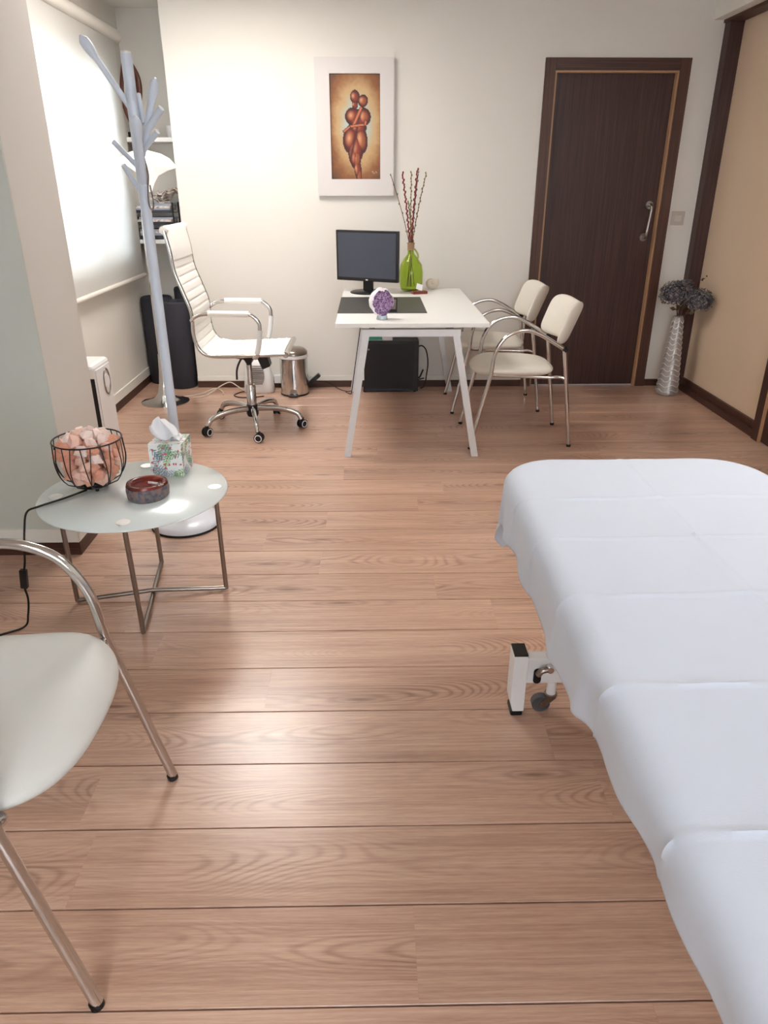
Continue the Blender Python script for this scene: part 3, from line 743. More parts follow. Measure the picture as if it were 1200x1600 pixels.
lay = [(.050, .062, 8), (.076, .083, 11), (.104, .090, 12), (.132, .091, 12), (.160, .088, 12), (.182, .062, 8), (.196, .035, 5), (.085, .04, 5), (.125, .04, 5), (.16, .035, 4)]
rk = [rock(rnd, 1, .85, .9) for _ in range(6)]
rmesh = []
for i, b_ in enumerate(rk):
    bmesh.ops.recalc_face_normals(b_, faces=b_.faces)
    for mm in ('salt', 'salt_pale', 'salt_deep'):
        me = bpy.data.meshes.new('salt_crystal'); b_.to_mesh(me); me.materials.append(M[mm]); rmesh.append(me)
    b_.free()
for h_, rad, n_ in lay:
    for k in range(n_):
        a = 2*PI*k/n_+rnd.uniform(-.2, .2)+h_*20; s_ = rnd.uniform(.023, .030)
        rr_ = rad*rnd.uniform(.92, 1.0)
        if h_ > .16: me = rmesh[rnd.choice([0, 1, 1, 3, 4, 7, 10, 13, 16])]
        else: me = rmesh[rnd.choice([0, 2, 2, 3, 5, 4, 8, 9, 12, 14])]
        o = bpy.data.objects.new('salt_crystal', me); link(o); o.scale = (s_, s_, s_); o.location = (LX+rr_*math.cos(a), LY+rr_*math.sin(a), LZ+h_); o.rotation_euler = (rnd.uniform(0, 6), rnd.uniform(0, 6), rnd.uniform(0, 6))
        tag(o, 'rough pink salt chunk heaped in the black wire bowl', 'salt rock', 'salt chunks in the wire bowl')

# tissue box
t = thing('tissue_box', 'leaf-patterned cube tissue box with a white tissue pulled out', 'tissue box', (-.742, 2.535, TZ), rz=-.05)
hs = .060; bm = B(); col = bm.verts.layers.float_color.new('Col')
rnd = random.Random(3)
leaves = []
for f in range(5):
    for k in range(13):
        leaves.append((f, rnd.random(), rnd.random(), rnd.uniform(0, PI), rnd.choice([(96, 150, 104), (120, 170, 80), (90, 130, 140), (150, 165, 176)])))
berries = [(f, rnd.random(), rnd.random()) for f in range(5) for k in range(20)]
def boxcol(f, u, v):
    c = (240, 242, 240)
    for (g, a, b, r_, cc) in leaves:
        if g != f: continue
        dx, dy = u-a, v-b; x_ = dx*math.cos(r_)+dy*math.sin(r_); y_ = -dx*math.sin(r_)+dy*math.cos(r_)
        if abs(x_) < .26:
            wdt = .12*math.sqrt(max(0, 1-(x_/.26)**2))
            if abs(y_) < wdt and (math.sin((x_*1.0+abs(y_)*.8)*75) > -.1): c = mixc(c, cc, .85 if f != 4 else .35)
            if abs(y_) < .009: c = mixc(c, cc, .9)
    for (g, a, b) in berries:
        if g == f and math.hypot(u-a, v-b) < .033: c = (206, 84, 92)
    return c
n_ = 44
for f in range(5):
    g = []
    for i in range(n_+1):
        row = []
        for j in range(n_+1):
            u, v = i/n_, j/n_; a = -hs+2*hs*u; z_ = .0005+.122*v
            P_ = [(a, -hs, z_), (hs, a, z_), (-a, hs, z_), (-hs, -a, z_), (a, -hs+2*hs*v, .1225)][f]
            vv = bm.verts.new(P_); c = boxcol(f, u, v); vv[col] = (lin(c[0]), lin(c[1]), lin(c[2]), 1); row.append(vv)
        g.append(row)
    for i in range(n_):
        for j in range(n_):
            if f == 4 and math.hypot((i+.5)/n_-.5, ((j+.5)/n_-.5)*1.6) < .2: continue
            bm.faces.new((g[i][j], g[i+1][j], g[i+1][j+1], g[i][j+1]))
bmesh.ops.remove_doubles(bm, verts=bm.verts, dist=1e-5)
obj('box', bm, M['box_print'], t)
bm = B(); G = []
for i in range(15):
    q = i/14; row = []
    for j in range(25):
        s_ = j/24*2-1; wdt = (.022+.030*math.sin(min(1, q*1.15)*PI*.85)) * (1 if q < .8 else 1-(q-.8)*2.2)
        row.append(bm.verts.new((-.014*q*2+s_*wdt, .010*math.sin(s_*5+q*3)*(.5+q), .10+.105*q-(.012*abs(s_)**2)*q)))
    G.append(row)
for i in range(14):
    for j in range(24): bm.faces.new((G[i][j], G[i+1][j], G[i+1][j+1], G[i][j+1]))
ti = obj('tissue', bm, M['tissue'], t, smooth=True); so = ti.modifiers.new('s', 'SOLIDIFY'); so.thickness = .001
bm = B(); G = []
for i in range(9):
    q = i/8; row = []
    for j in range(13):
        s_ = j/12*2-1
        row.append(bm.verts.new((.005+.042*q, s_*(.018+.01*q), .128-.10*(0)+.004*math.sin(s_*6+q*4)+.012*math.sin(q*PI)-.002*q)))
    G.append(row)
for i in range(8):
    for j in range(12): bm.faces.new((G[i][j], G[i+1][j], G[i+1][j+1], G[i][j+1]))
ti = obj('tissue', bm, M['tissue'], t, smooth=True); so = ti.modifiers.new('s', 'SOLIDIFY'); so.thickness = .001

# agate bowl
t = thing('stone_ashtray', 'round polished dark red stone ashtray on the side table', 'ashtray', (-.763, 2.283, TZ))
def wobb(a, z): return 1+.04*math.sin(2*a+.6)+.02*math.sin(3*a)
bm = B(); lathe(bm, [(0, 0), (.060, 0), (.067, .008), (.069, .03), (.067, .046)], segs=40, wob=wobb); obj('outer_skin', bm, M['agate_skin'], t, smooth=True)
bm = B(); lathe(bm, [(.0655, .0462), (.067, .048), (.064, .056), (.058, .058), (.047, .053), (.040, .03), (.020, .0475-.03), (0, .016)], segs=40, wob=wobb); obj('polished_bowl', bm, M['agate'], t, smooth=True)
t = thing('silver_clip', 'small silver clip resting across the stone ashtray', 'clip', (-.735, 2.262, TZ+.06))
obj('bar', tb([(-.018, .01, -.002), (.020, -.008, .001)], .0045, segs=8, flat=.4), M['white_metal'], t, smooth=True)
obj('ring', tb([(.028+.010*math.cos(a*PI/8), -.014+.010*math.sin(a*PI/8), .001) for a in range(16)], .0022, closed=True, segs=6), M['chrome'], t, smooth=True)

# ================================================================== GUEST CHAIRS
def guest_chair(label, loc, rz, sc=1.0, hw=.245, leather='cream_leather', group='white guest chairs with bent chrome arms'):
    t = thing('guest_chair', label, 'chair', loc, rz, group)
    hb = hw-.035; r = .0115*sc
    Fp = [(.293, 1.0, .012), (.193, .96, .437), (.178, .95, .546), (.135, .94, .627), (.076, .93, .664), (.003, .915, .674), (-.067, .90, .652), (-.139, .88, .612), (-.212, .86, .568)]
    for s_ in (1, -1):
        pts = smoothpath([(x_*sc, s_*hw*w_, z_*sc) for x_, w_, z_ in Fp[1:]], 8)
        pts = [Vector((Fp[0][0]*sc, s_*hw, .012))]+pts
        fr = obj('arm_frame', tb(pts, r, segs=14), M['chrome'], t, smooth=True)
        obj('foot_cap', tb([(Fp[0][0]*sc, s_*hw, 0), (Fp[0][0]*sc-.003, s_*hw, .014)], r*1.12, segs=14), M['black_rubber'], fr, smooth=True)
        top = Vector((-.212*sc, s_*hw*.86, .57*sc)); ft = Vector((-.292*sc, s_*hw*.86, .012))
        lg = obj('leg', tb([ft, top], r, segs=14), M['chrome'], t, smooth=True)
        obj('foot_cap', tb([ft-Vector((0, 0, .012)), ft+Vector((0, 0, .003))], r*1.12, segs=14), M['black_rubber'], lg, smooth=True)
        j_ = top+Vector((0, 0, 0)); obj('joint_cap', tb([j_+Vector((-.012, 0, -.012)), j_+Vector((.006, 0, .008))], r*1.35, segs=14), M['black_plastic'], t, smooth=True)
        rail = smoothpath([(.195*sc, s_*hw*.955, .428*sc), (.165*sc, s_*(hw-.05), .420*sc), (-.12*sc, s_*(hw-.06), .405*sc), (-.20*sc, s_*(hw-.045), .41*sc), (-.236*sc, s_*hw*.86, .40*sc)], 6)
        obj('seat_rail', tb(rail, r*.8, segs=10), M['chrome'], t, smooth=True)
    def seatf(u, v):
        x_ = (.045+.235*u); y_ = v*(hw-.012)*(1-.10*(1-u)/2)
        z_ = .444-.010*(1-v*v)*(1-u*u)-max(0, u-.45)**2*.085+.006*u
        x_ += -.035*(v*v)*max(0, u)
        return (x_*sc, y_*sc if sc == 1 else y_, z_*sc)
    obj('seat', pillow(seatf, 34, 34, .035, 5, 3.6), M[leather], t, smooth=True)
    def backf(u, v):
        h_ = (u+1)/2
        return ((-.150-.085*h_-.095*(1-v*v))*sc, v*(hb+.012)*(1-.04*h_), (.585+.225*h_+.014*math.cos(v*PI)*h_*-1+.0)*sc)
    obj('backrest', pillow(backf, 30, 34, .020, 7, 5.5), M[leather], t, smooth=True)
    return t
guest_chair('white guest chair with chrome arms nearer the camera beside the desk', (.862, 4.222, 0), PI)
guest_chair('white guest chair with chrome arms farther back, close to the door', (.832, 4.94, 0), PI)
guest_chair('white guest chair in the left foreground beside the glass table', (-.822, 1.147, 0), 0, sc=1.03, hw=.285, leather='near_leather')

# ================================================================== OFFICE CHAIR
OX, OY = -.748, 4.42
t = thing('office_chair', 'white ribbed high-back office chair on a chrome five-star base', 'office chair', (OX, OY, 0))
prof = smoothpath([(-.362, 0, 1.175), (-.342, 0, 1.068), (-.330, 0, .96), (-.297, 0, .86), (-.262, 0, .745), (-.262, 0, .63), (-.247, 0, .558), (-.208, 0, .512), (-.13, 0, .497), (.05, 0, .500), (.25, 0, .508)], 14)
HW = .235
for s_ in (1, -1):
    obj('side_rail', tb([(p_.x, s_*HW, p_.z) for p_ in prof], .0105, segs=12), M['chrome'], t, smooth=True)
# resample by arc length
def resample(P, step):
    out = [P[0]]; acc = 0
    for a, b in zip(P, P[1:]):
        L_ = (b-a).length; d0 = 0
        while acc+L_-d0 >= step:
            d0 += step-acc; acc = 0; out.append(a.lerp(b, d0/L_))
        acc += L_-d0
    return out
rp = resample(prof, .0055); Np = len(rp)
bm = B(); top_, bot_ = [], []
for i, p_ in enumerate(rp):
    a = rp[max(0, i-1)]; b = rp[min(Np-1, i+1)]; T_ = (b-a).normalized(); n = Vector((-T_.z, 0, T_.x))
    if n.x < 0 and n.z < .2: n = -n
    if n.z < 0 and abs(n.x) < .5: n = -n
    s_ = i*.0055
    th = .014
    if s_ < .155: th = .019
    else:
        ph = ((s_-.155) % .046)/.046; th = .016-.008*(abs(ph*2-1)**8)
    rowt, rowb = [], []
    for j in range(13):
        v = -1+j/6; y_ = v*(HW-.004); e = (1-abs(v)**8)**.5
        rowt.append(bm.verts.new(p_+n*(th*e+.001)+Vector((0, y_, 0)))); rowb.append(bm.verts.new(p_-n*(th*.6*e+.001)+Vector((0, y_, 0))))
    top_.append(rowt); bot_.append(rowb)
for i in range(Np-1):
    for j in range(12):
        bm.faces.new((top_[i][j], top_[i+1][j], top_[i+1][j+1], top_[i][j+1])); bm.faces.new((bot_[i][j+1], bot_[i+1][j+1], bot_[i+1][j], bot_[i][j]))
    bm.faces.new((top_[i][0], bot_[i][0], bot_[i+1][0], top_[i+1][0])); bm.faces.new((top_[i+1][12], bot_[i+1][12], bot_[i][12], top_[i][12]))
for i in (0, Np-1):
    for j in range(12): bm.faces.new((top_[i][j], top_[i][j+1], bot_[i][j+1], bot_[i][j]))
obj('ribbed_seat_and_back', bm, M['white_leather'], t, smooth=True)
bm = B(); tube(bm, [(-.366, -HW-.002, 1.178), (-.366, HW+.002, 1.178)], .021, segs=20); obj('top_roll', bm, M['white_leather'], t, smooth=True)
bm = B(); tube(bm, [(.255, -HW-.006, .506), (.255, HW+.006, .506)], .017, segs=20); obj('front_roll', bm, M['chrome'], t, smooth=True)
for s_ in (1, -1):
    y_ = s_*(HW+.02)
    P_ = smoothpath([(-.266, s_*HW, .70), (-.235, y_, .725), (-.19, y_, .738), (-.10, y_, .740), (.05, y_, .737), (.09, y_, .722), (.115, y_, .69), (.118, y_, .655), (.108, y_, .57), (.09, y_, .50), (.07, s_*HW, .492)], 8)
    ar = obj('armrest', tb(P_, .0115, segs=12), M['chrome'], t, smooth=True)
    obj('arm_sleeve', tb([(-.165, y_, .742), (.062, y_, .739)], .0175, segs=14), M['white_leather'], ar, smooth=True)
    obj('arm_sleeve', tb(smoothpath([(.119, y_, .650), (.108, y_, .57), (.094, y_, .515)], 4), .0145, segs=14), mat('pale_sleeve', rgb(220, 220, 220), .4), ar, smooth=True)
obj('mechanism', prism([(-.13, .478), (.13, .478), (.115, .452), (.03, .44), (.02, .41), (-.0, .405), (-.02, .44), (-.10, .452)], -.06, .06, 'y'), M['black_plastic'], t, bevel=.004)
obj('tension_box', prism([(.055, .452), (.12, .452), (.135, .395), (.085, .375)], -.045, .045, 'y'), M['black_plastic'], t, bevel=.006)
obj('height_lever', tb(smoothpath([(-.02, -.05, .455), (-.03, -.12, .45), (-.05, -.14, .40), (-.055, -.14, .34)], 5), .006, segs=8), M['black_plastic'], t, smooth=True)
obj('gas_column', lt([(.0, .11), (.030, .11), (.030, .265), (.026, .27), (.026, .275), (.017, .278), (.017, .43), (0, .43)], segs=24), M['chrome'], t, smooth=True)
obj('hub', lt([(0, .075), (.032, .075), (.038, .09), (.038, .14), (.033, .15), (0, .15)], segs=24), M['black_plastic'], t, smooth=True)
for k, ang in enumerate((-145, -77, -4, 68, 140)):
    a = math.radians(ang); c_, s_ = math.cos(a), math.sin(a); R5 = .305
    P_ = smoothpath([(.02*c_, .02*s_, .125), (.12*c_, .12*s_, .128), (.21*c_, .21*s_, .118), (.28*c_, .28*s_, .095), (R5*c_, R5*s_, .058)], 5)
    n5 = len(P_); lg = obj('leg', tb(P_, [.021-.006*q/(n5-1) for q in range(n5)], segs=12, flat=.75), M['chrome'], t, smooth=True)
    ca = a+[.4, 1.2, .9, .3, .8][k]; pc = Vector((R5*c_+.008*math.cos(ca), R5*s_+.008*math.sin(ca), .0275)); ax = Vector((-math.sin(ca), math.cos(ca), 0))
    bm = B(); tube(bm, [pc-ax*.010, pc+ax*.010], .024, segs=20); tube(bm, [pc+Vector((0, 0, .01)), pc+Vector((0, 0, .038))], .012, segs=10)
    cs = obj('caster', bm, M['black_plastic'], lg, smooth=True)
    bm = B()
    for e_ in (1, -1):
        tube(bm, [pc+ax*e_*.0105, pc+ax*e_*.021], .0275, segs=24)
    obj('caster_wheel', bm, M['black_rubber'], lg, smooth=True)
    bm = B()
    for e_ in (1, -1):
        tube(bm, [pc+ax*e_*.0215+Vector((math.cos(ca), math.sin(ca), 0))*.020*math.cos(q*PI/10)+Vector((0, 0, .020*math.sin(q*PI/10))) for q in range(20)], .003, closed=True, segs=6)
    obj('caster_ring', bm, M['white_plastic'], lg, smooth=True)

# ================================================================== DESK
DZ = .742; dx0, dx1, dy0, dy1 = -.186, .622, 3.838, 5.245
t = thing('desk', 'white desk with slanted square metal legs', 'desk', ((dx0+dx1)/2, 4.54, 0))
obj('desktop', bx(dx0, dx1, dy0, dy1, DZ-.022, DZ), M['desk_white'], t, world=True, bevel=.0015)
def barbox(bm, a, b, wx, wy):   # square bar from a to b in the XZ plane
    a = Vector(a); b = Vector(b); d_ = (b-a).normalized(); n = Vector((d_.z, 0, -d_.x)); yv = Vector((0, 1, 0))
    # ends cut level
    vs = []
    for p_ in (a, b):
        k_ = wx/abs(d_.z) if abs(d_.z) > .5 else 0
        for sx, sy in ((-1, -1), (1, -1), (1, 1), (-1, 1)):
            vs.append(bm.verts.new(p_+Vector((sx*k_/2, sy*wy/2, 0))))
    for q in ((3, 2, 1, 0), (4, 5, 6, 7), (0, 1, 5, 4), (1, 2, 6, 5), (2, 3, 7, 6), (3, 0, 4, 7)): bm.faces.new([vs[i] for i in q])
for yy in (3.87, 5.285):
    fx = (-.138, .582); tx = (-.028, .452)
    for q in (0, 1):
        bm = B(); barbox(bm, (fx[q], yy, 0), (tx[q], yy, .672), .036, .036); obj('leg', bm, M['desk_leg'], t, world=True)
    obj('leg_beam', bx(tx[0]-.022, tx[1]+.022, yy-.018, yy+.018, .672, .708), M['desk_leg'], t, world=True)
bm = B(); box(bm, -.01, .02, 3.9, 5.16, .682, .719); box(bm, .41, .44, 3.9, 5.16, .682, .719); obj('side_rail', bm, M['black_metal'], t, world=True)
# desk mat
o = obj('desk_mat', bx(-.1885, .317, 4.165, 4.79, DZ+.0006, DZ+.004), M['mat_dark'], bevel=.001); tag(origin(o, (.06, 4.47, DZ)), 'dark grey desk pad lying on the white desk', 'desk mat')
# monitor
mp = Vector((-.02, 5.03, DZ)); t = thing('computer_monitor', 'black flat computer monitor on the desk, screen dark', 'monitor', mp, rz=math.atan2(-.20, .40))
obj('stand_foot', lt([(0, 0), (.115, 0), (.118, .006), (.10, .013), (0, .016)], segs=36), M['bezel'], t, smooth=True)
bm = B(); box(bm, -.035, .035, .0, .022, .012, .17); st = obj('stand_neck', bm, M['bezel'], t, bevel=.004); st.rotation_euler = (.0, 0, 0)
bm = B(); wS, hS, cxS, z0_ = .226, .315, .008, .075
box(bm, cxS-wS, cxS+wS, -.028, .0, z0_, z0_+hS); obj('screen_housing', bm, M['bezel'], t, bevel=.004)
obj('screen', bx(cxS-wS+.015, cxS+wS-.015, -.0295, -.0282, z0_+.022, z0_+hS-.015), M['screen'], t)
obj('badge', bx(cxS-.008, cxS+.008, -.0295, -.0282, z0_+.006, z0_+.013), M['white_plastic'], t)
# amethyst
t = thing('amethyst_geode', 'white rock with a purple crystal face on a small clear stand, front of the desk', 'crystal', (.060, 3.97, DZ))
bm = B(); bmesh.ops.create_icosphere(bm, subdivisions=4, radius=1)
for v in bm.verts:
    d_ = 1+.10*noise.noise(v.co*2.2)+.03*noise.noise(v.co*7)
    zf = v.co.z; wx = .066*(1-.16*(-zf if zf < 0 else zf*.6)); v.co = Vector((v.co.x*wx*d_-.004, v.co.y*.040*d_, .090+zf*.074*d_))
for f in bm.faces: 
    c_ = f.calc_center_median(); q = math.hypot((c_.x-.008)/.056, (c_.z-.088)/.066); f.material_index = 1 if (c_.y < -.008 and q < 1+.12*noise.noise(c_*60)) else 0
rnd = random.Random(4)
for v in bm.verts:
    if all(f.material_index == 1 for f in v.link_faces): v.co.y += .010+rnd.uniform(-.004, .004)
obj('rock', bm, [M['stone'], M['amethyst']], t, smooth=False)
obj('stand', lt([(0, 0), (.030, 0), (.030, .004), (.026, .022), (.022, .022), (.024, .006), (0, .006)], segs=24), mat('clear_stand', rgb(220, 232, 240), .1, trans=.5), t, smooth=True)
# small black clock behind geode
t = thing('desk_calculator', 'small black and grey desk gadget behind the purple geode', 'calculator', (.118, 4.20, DZ+.004))
b1 = obj('body', bx(-.03, .03, -.012, .012, 0, .075), M['black_plastic'], t, bevel=.003); b1.rotation_euler = (-.3, 0, -.2)
b1 = obj('display', bx(-.024, .024, -.0135, -.0122, .012, .066), M['steel'], t); b1.rotation_euler = (-.3, 0, -.2)
# green bottle
VX, VY = .270, 5.12
t = thing('green_bottle', 'bulbous green glass bottle vase behind the monitor', 'bottle', (VX, VY, DZ))
def wb(a, z): return 1+.12*max(0, math.cos(a))*(1 if .03 < z < .24 else 0)
bm = B(); pr = [(0, .0), (.050, 0), (.066, .012), (.074, .05), (.076, .12), (.068, .17), (.045, .21), (.024, .235), (.0205, .25), (.0205, .29), (.0185, .29), (.0185, .25), (.022, .233), (.042, .206), (.063, .168), (.071, .12), (.069, .052), (.062, .018), (0, .010)]
lathe(bm, pr, segs=36, wob=wb); obj('glass_body', bm, M['bottle_green'], t, smooth=True)
obj('neck_band', lt([(.0208, .262), (.0235, .262), (.0235, .298), (.0265, .303), (.0265, .308), (.020, .308), (.0208, .30)], segs=24), mat('cork_band', rgb(166, 130, 100), .6), t, smooth=True)
obj('twine_knot', tb(smoothpath([(.024, -.005, .27), (.04, -.012, .25), (.05, -.02, .225), (.046, -.03, .20), (.056, -.03, .185)], 5), .006, segs=8), mat('twine', rgb(150, 150, 90), .8), t, smooth=True)
# willow stems
tips = [(-.135, 1.458, 'catkin_grey', 0), (-.062, 1.470, 'catkin_red', 1), (-.004, 1.475, 'catkin_green', .7), (.034, 1.490, 'catkin_red', 1), (.042, 1.475, 'catkin_grey', .8), (.094, 1.470, 'catkin_green', .7), (-.02, 1.30, 'catkin_green', .6)]
labs = ['thin pale twig leaning farthest left in the green bottle', 'thick red catkin twig standing left in the green bottle', 'olive catkin twig in the middle of the green bottle', 'red catkin twig, tallest in the green bottle', 'grey-green catkin twig beside the tallest red one', 'thin olive twig leaning farthest right in the green bottle', 'short twig low in the middle of the green bottle']
rnd = random.Random(8)
for i, (dx, zt, mm, dens) in enumerate(tips):
    a = Vector((VX+rnd.uniform(-.01, .01)-dx*.25, VY+rnd.uniform(-.008, .008), DZ+.03)); nk = Vector((VX+(i-3)*.004, VY+rnd.uniform(-.008, .008), DZ+.30)); b = Vector((VX+dx, VY+rnd.uniform(-.04, .03), zt))
    md_ = nk.lerp(b, .5)+Vector((dx*-.06, 0, .0))
    P_ = smoothpath([a, nk, md_, b], 10)
    t = thing('willow_twig', labs[i], 'twig', a, group='twigs in the green bottle')
    obj('stem', tb(P_, [.0022]*len(P_), segs=6), M['twig'], t, world=True, smooth=True)
    bm = B(); nb = int(22*dens)+8
    for k in range(nb):
        q = .36+.64*k/(nb-1); idx = q*(len(P_)-1); p_ = P_[int(idx)].lerp(P_[min(len(P_)-1, int(idx)+1)], idx-int(idx))
        an = k*2.4; off = Vector((math.cos(an), math.sin(an), .3))*.0045
        s0 = .0062 if dens > .9 else .0046
        geo = bmesh.ops.create_icosphere(bm, subdivisions=1, radius=s0)
        for v in geo['verts']: v.co = Vector((v.co.x, v.co.y, v.co.z*1.7))+p_+off
    c_ = obj('catkins', bm, M[mm], t, world=True, smooth=True); c_['kind'] = 'stuff'
# shell
t = thing('sea_shell', 'round pearly sea shell at the back of the desk', 'shell', (.418, 5.19, DZ))
bm = B()
sp = []; rr_ = []
for k in range(60):
    q = k/59; a = q*4.2*PI; R2 = .004+.030*q**1.4; sp.append((R2*math.cos(a), -.012+.022*(1-q), .046+R2*math.sin(a)*.9)); rr_.append(.004+.031*q**1.3)
tube(bm, sp, rr_, segs=16)
bmesh.ops.scale(bm, vec=(.80, .75, .80), verts=bm.verts); mz = min(v.co.z for v in bm.verts); bmesh.ops.translate(bm, vec=(0, 0, -mz), verts=bm.verts)
obj('body', bm, M['shell'], t, smooth=True)
# red box with card
o = obj('card_holder', bx(-.05, .05, -.028, .028, 0, .018), M['terracotta'], bevel=.003); o.location = (.322, 4.965, DZ); o.rotation_euler = (0, 0, .25); tag(o, 'small red-brown card holder in front of the green bottle', 'card holder')
t = thing('small_card', 'small white card leaning on the red-brown holder', 'card', (.318, 4.955, DZ+.0185), rz=.35)
c_ = obj('card', bx(-.022, .022, -.001, .001, 0, .038), M['tissue'], t); c_.rotation_euler = (-.3, .35, 0); 
c_.location = (0, 0, .008)
# computer tower
t = thing('computer_tower', 'black computer tower on its side under the white desk', 'computer', (.145, 5.33, 0))
obj('case', bx(-.052, .345, 5.245, 5.395, .008, .375), M['black_plastic'], t, world=True, bevel=.004)
obj('side_plate', bx(-.045, .31, 5.241, 5.2445, .03, .355), mat('matt_black_plate', rgb(30, 28, 31), .6), t, world=True, bevel=.001)
bm = B(); tube(bm, [(-.018, 5.2405, .317), (-.018, 5.237, .317)], .006, segs=12); obj('button', bm, M['steel'], t, world=True)
for fx_ in (-.05, .32): obj('foot', bx(fx_-.01, fx_+.01, 5.26, 5.38, 0, .0075), M['black_rubber'], t, world=True)
bm = B(); tube(bm, smoothpath([(.346, 5.33, .32), (.375, 5.33, .325), (.405, 5.33, .29), (.42, 5.33, .20), (.41, 5.33, .10), (.40, 5.33, .03), (.37, 5.34, .006)], 6), .0045, segs=8)
tube(bm, smoothpath([(.346, 5.33, .09), (.362, 5.33, .095), (.385, 5.33, .15)], 5), .006, segs=8); tube(bm, smoothpath([(.346, 5.33, .075), (.37, 5.33, .08), (.395, 5.33, .085)], 5), .005, segs=8)
obj('power_cord', bm, M['black_rubber'], t, world=True, smooth=True)
t = thing('paper_carton', 'small white and green carton lying on the computer tower', 'carton', (.05, 5.33, .376))
obj('carton', bx(-.08, .105, -.06, .06, 0, .045), M['white_plastic'], t, bevel=.002)
obj('green_print', bx(-.075, .03, -.0615, -.0604, .004, .041), M['green_print'], t)
# desk cables
for nm, pts, lab in (('desk_cable', [(-.058, 5.18, .70), (-.06, 5.18, .60), (-.08, 5.19, .45), (-.115, 5.20, .22), (-.14, 5.20, .05), (-.15, 5.19, .006), (-.19, 5.24, .006)], 'thin black cable hanging from the desk beside its left rear leg'),
                     ('floor_cable', [(-.10, 5.30, .006), (-.18, 5.26, .006), (-.25, 5.34, .006), (-.33, 5.36, .05), (-.42, 5.36, .06)], 'thin black cable on the floor left of the computer tower')):
    o = obj(nm, tb(smoothpath(pts, 6), .003, segs=8), M['black_rubber'], smooth=True); tag(origin(o, pts[0]), lab, 'cable')
t = thing('power_strip', 'black power strip tilted against the wall beside the chrome bin', 'power strip', (-.44, 5.36, 0))
b1 = obj('body', bx(-.07, .07, -.022, .022, -.014, .014), M['black_plastic'], t, bevel=.004); b1.location = (0, 0, .062); b1.rotation_euler = (0, -.72, 0)
# pedal bin
t = thing('pedal_bin', 'small round chrome pedal bin by the back wall', 'bin', (-.562, 5.23, 0))
obj('body', lt([(0, .012), (.100, .012), (.100, .265), (.094, .27), (0, .27)], segs=48), M['chrome'], t, smooth=True)
obj('base_ring', lt([(0, 0), (.103, 0), (.103, .0115), (0, .0115)], segs=48), M['black_plastic'], t, smooth=True)
obj('rim', lt([(.093, .2705), (.105, .2705), (.105, .292), (.093, .292)], segs=48), M['white_plastic'], t, smooth=True)
obj('lid', lt([(0, .2925), (.102, .2925), (.102, .312), (.080, .332), (0, .338)], segs=48), M['steel'], t, smooth=True)
obj('pedal', bx(-.035, .035, -.135, -.098, .006, .016), M['black_plastic'], t, bevel=.003)
obj('pedal_plate', prism([(-.03, .03), (.03, .03), (.02, .055), (-.02, .055)], -.1055, -.1005, 'y'), M['steel'], t)
# fan heater
t = thing('fan_heater', 'small white fan heater on the floor behind the office chair', 'heater', (-.83, 5.29, 0))
bm = B()
for z_, wx, wy in ((0, .105, .06), (.01, .11, .065), (.10, .105, .06), (.20, .085, .05), (.245, .05, .035), (.255, .03, .02)):
    pass
rings = []
for z_, wx, wy in ((0, .105, .06), (.012, .112, .066), (.10, .104, .060), (.19, .085, .052), (.238, .055, .038), (.25, .02, .015)):
    rings.append([bm.verts.new((wx*abs(math.cos(a*PI/16))**.6*math.copysign(1, math.cos(a*PI/16)), wy*abs(math.sin(a*PI/16))**.6*math.copysign(1, math.sin(a*PI/16)), z_)) for a in range(32)])
for A, D in zip(rings, rings[1:]):
    for k in range(32): bm.faces.new((A[k], A[(k+1) % 32], D[(k+1) % 32], D[k]))
bm.faces.new(list(reversed(rings[0]))); bm.faces.new(rings[-1])
obj('housing', bm, M['white_plastic'], t, smooth=True)
for k in range(10):
    z_ = .07+k*.0145; w_ = .052*math.sqrt(max(.1, 1-((z_-.135)/.085)**2))
    obj('grille_slat', bx(-w_, w_, -.072, -.060+.0, z_, z_+.006), M['chrome_soft'], t)
obj('power_cord', tb(smoothpath([(-.06, .0, .012), (-.13, -.03, .005), (-.17, -.12, .005), (-.12, -.18, .005), (-.02, -.18, .005), (.05, -.15, .005)], 6), .004, segs=8), mat('dark_brown_cord', rgb(60, 36, 32), .5), t, smooth=True)
# white cords
for pts, lab in (([(-1.28, 5.10, .006), (-1.2, 5.16, .006), (-1.12, 5.33, .035), (-1.06, 5.37, .05), (-1.0, 5.33, .03), (-.94, 5.28, .006)], 'loose pale cord on the floor between the foam rolls and the heater'),
                 ([(-1.50, 5.30, .006), (-1.38, 5.14, .006), (-1.25, 5.2, .006), (-1.16, 5.31, .02), (-1.10, 5.26, .006), (-1.08, 5.18, .006)], 'pale cord coiled on the floor in front of the foam rolls')):
    o = obj('loose_cable', tb(smoothpath(pts, 6), .004, segs=8), M['cord_white'], smooth=True); tag(origin(o, pts[0]), lab, 'cord')
t = thing('plug_adapter', 'white wall plug low behind the chrome bin', 'plug', (-.70, 5.40, .07))
obj('plug', bx(-.03, .03, -.03, .01, -.03, .03), M['white_plastic'], t, bevel=.004)

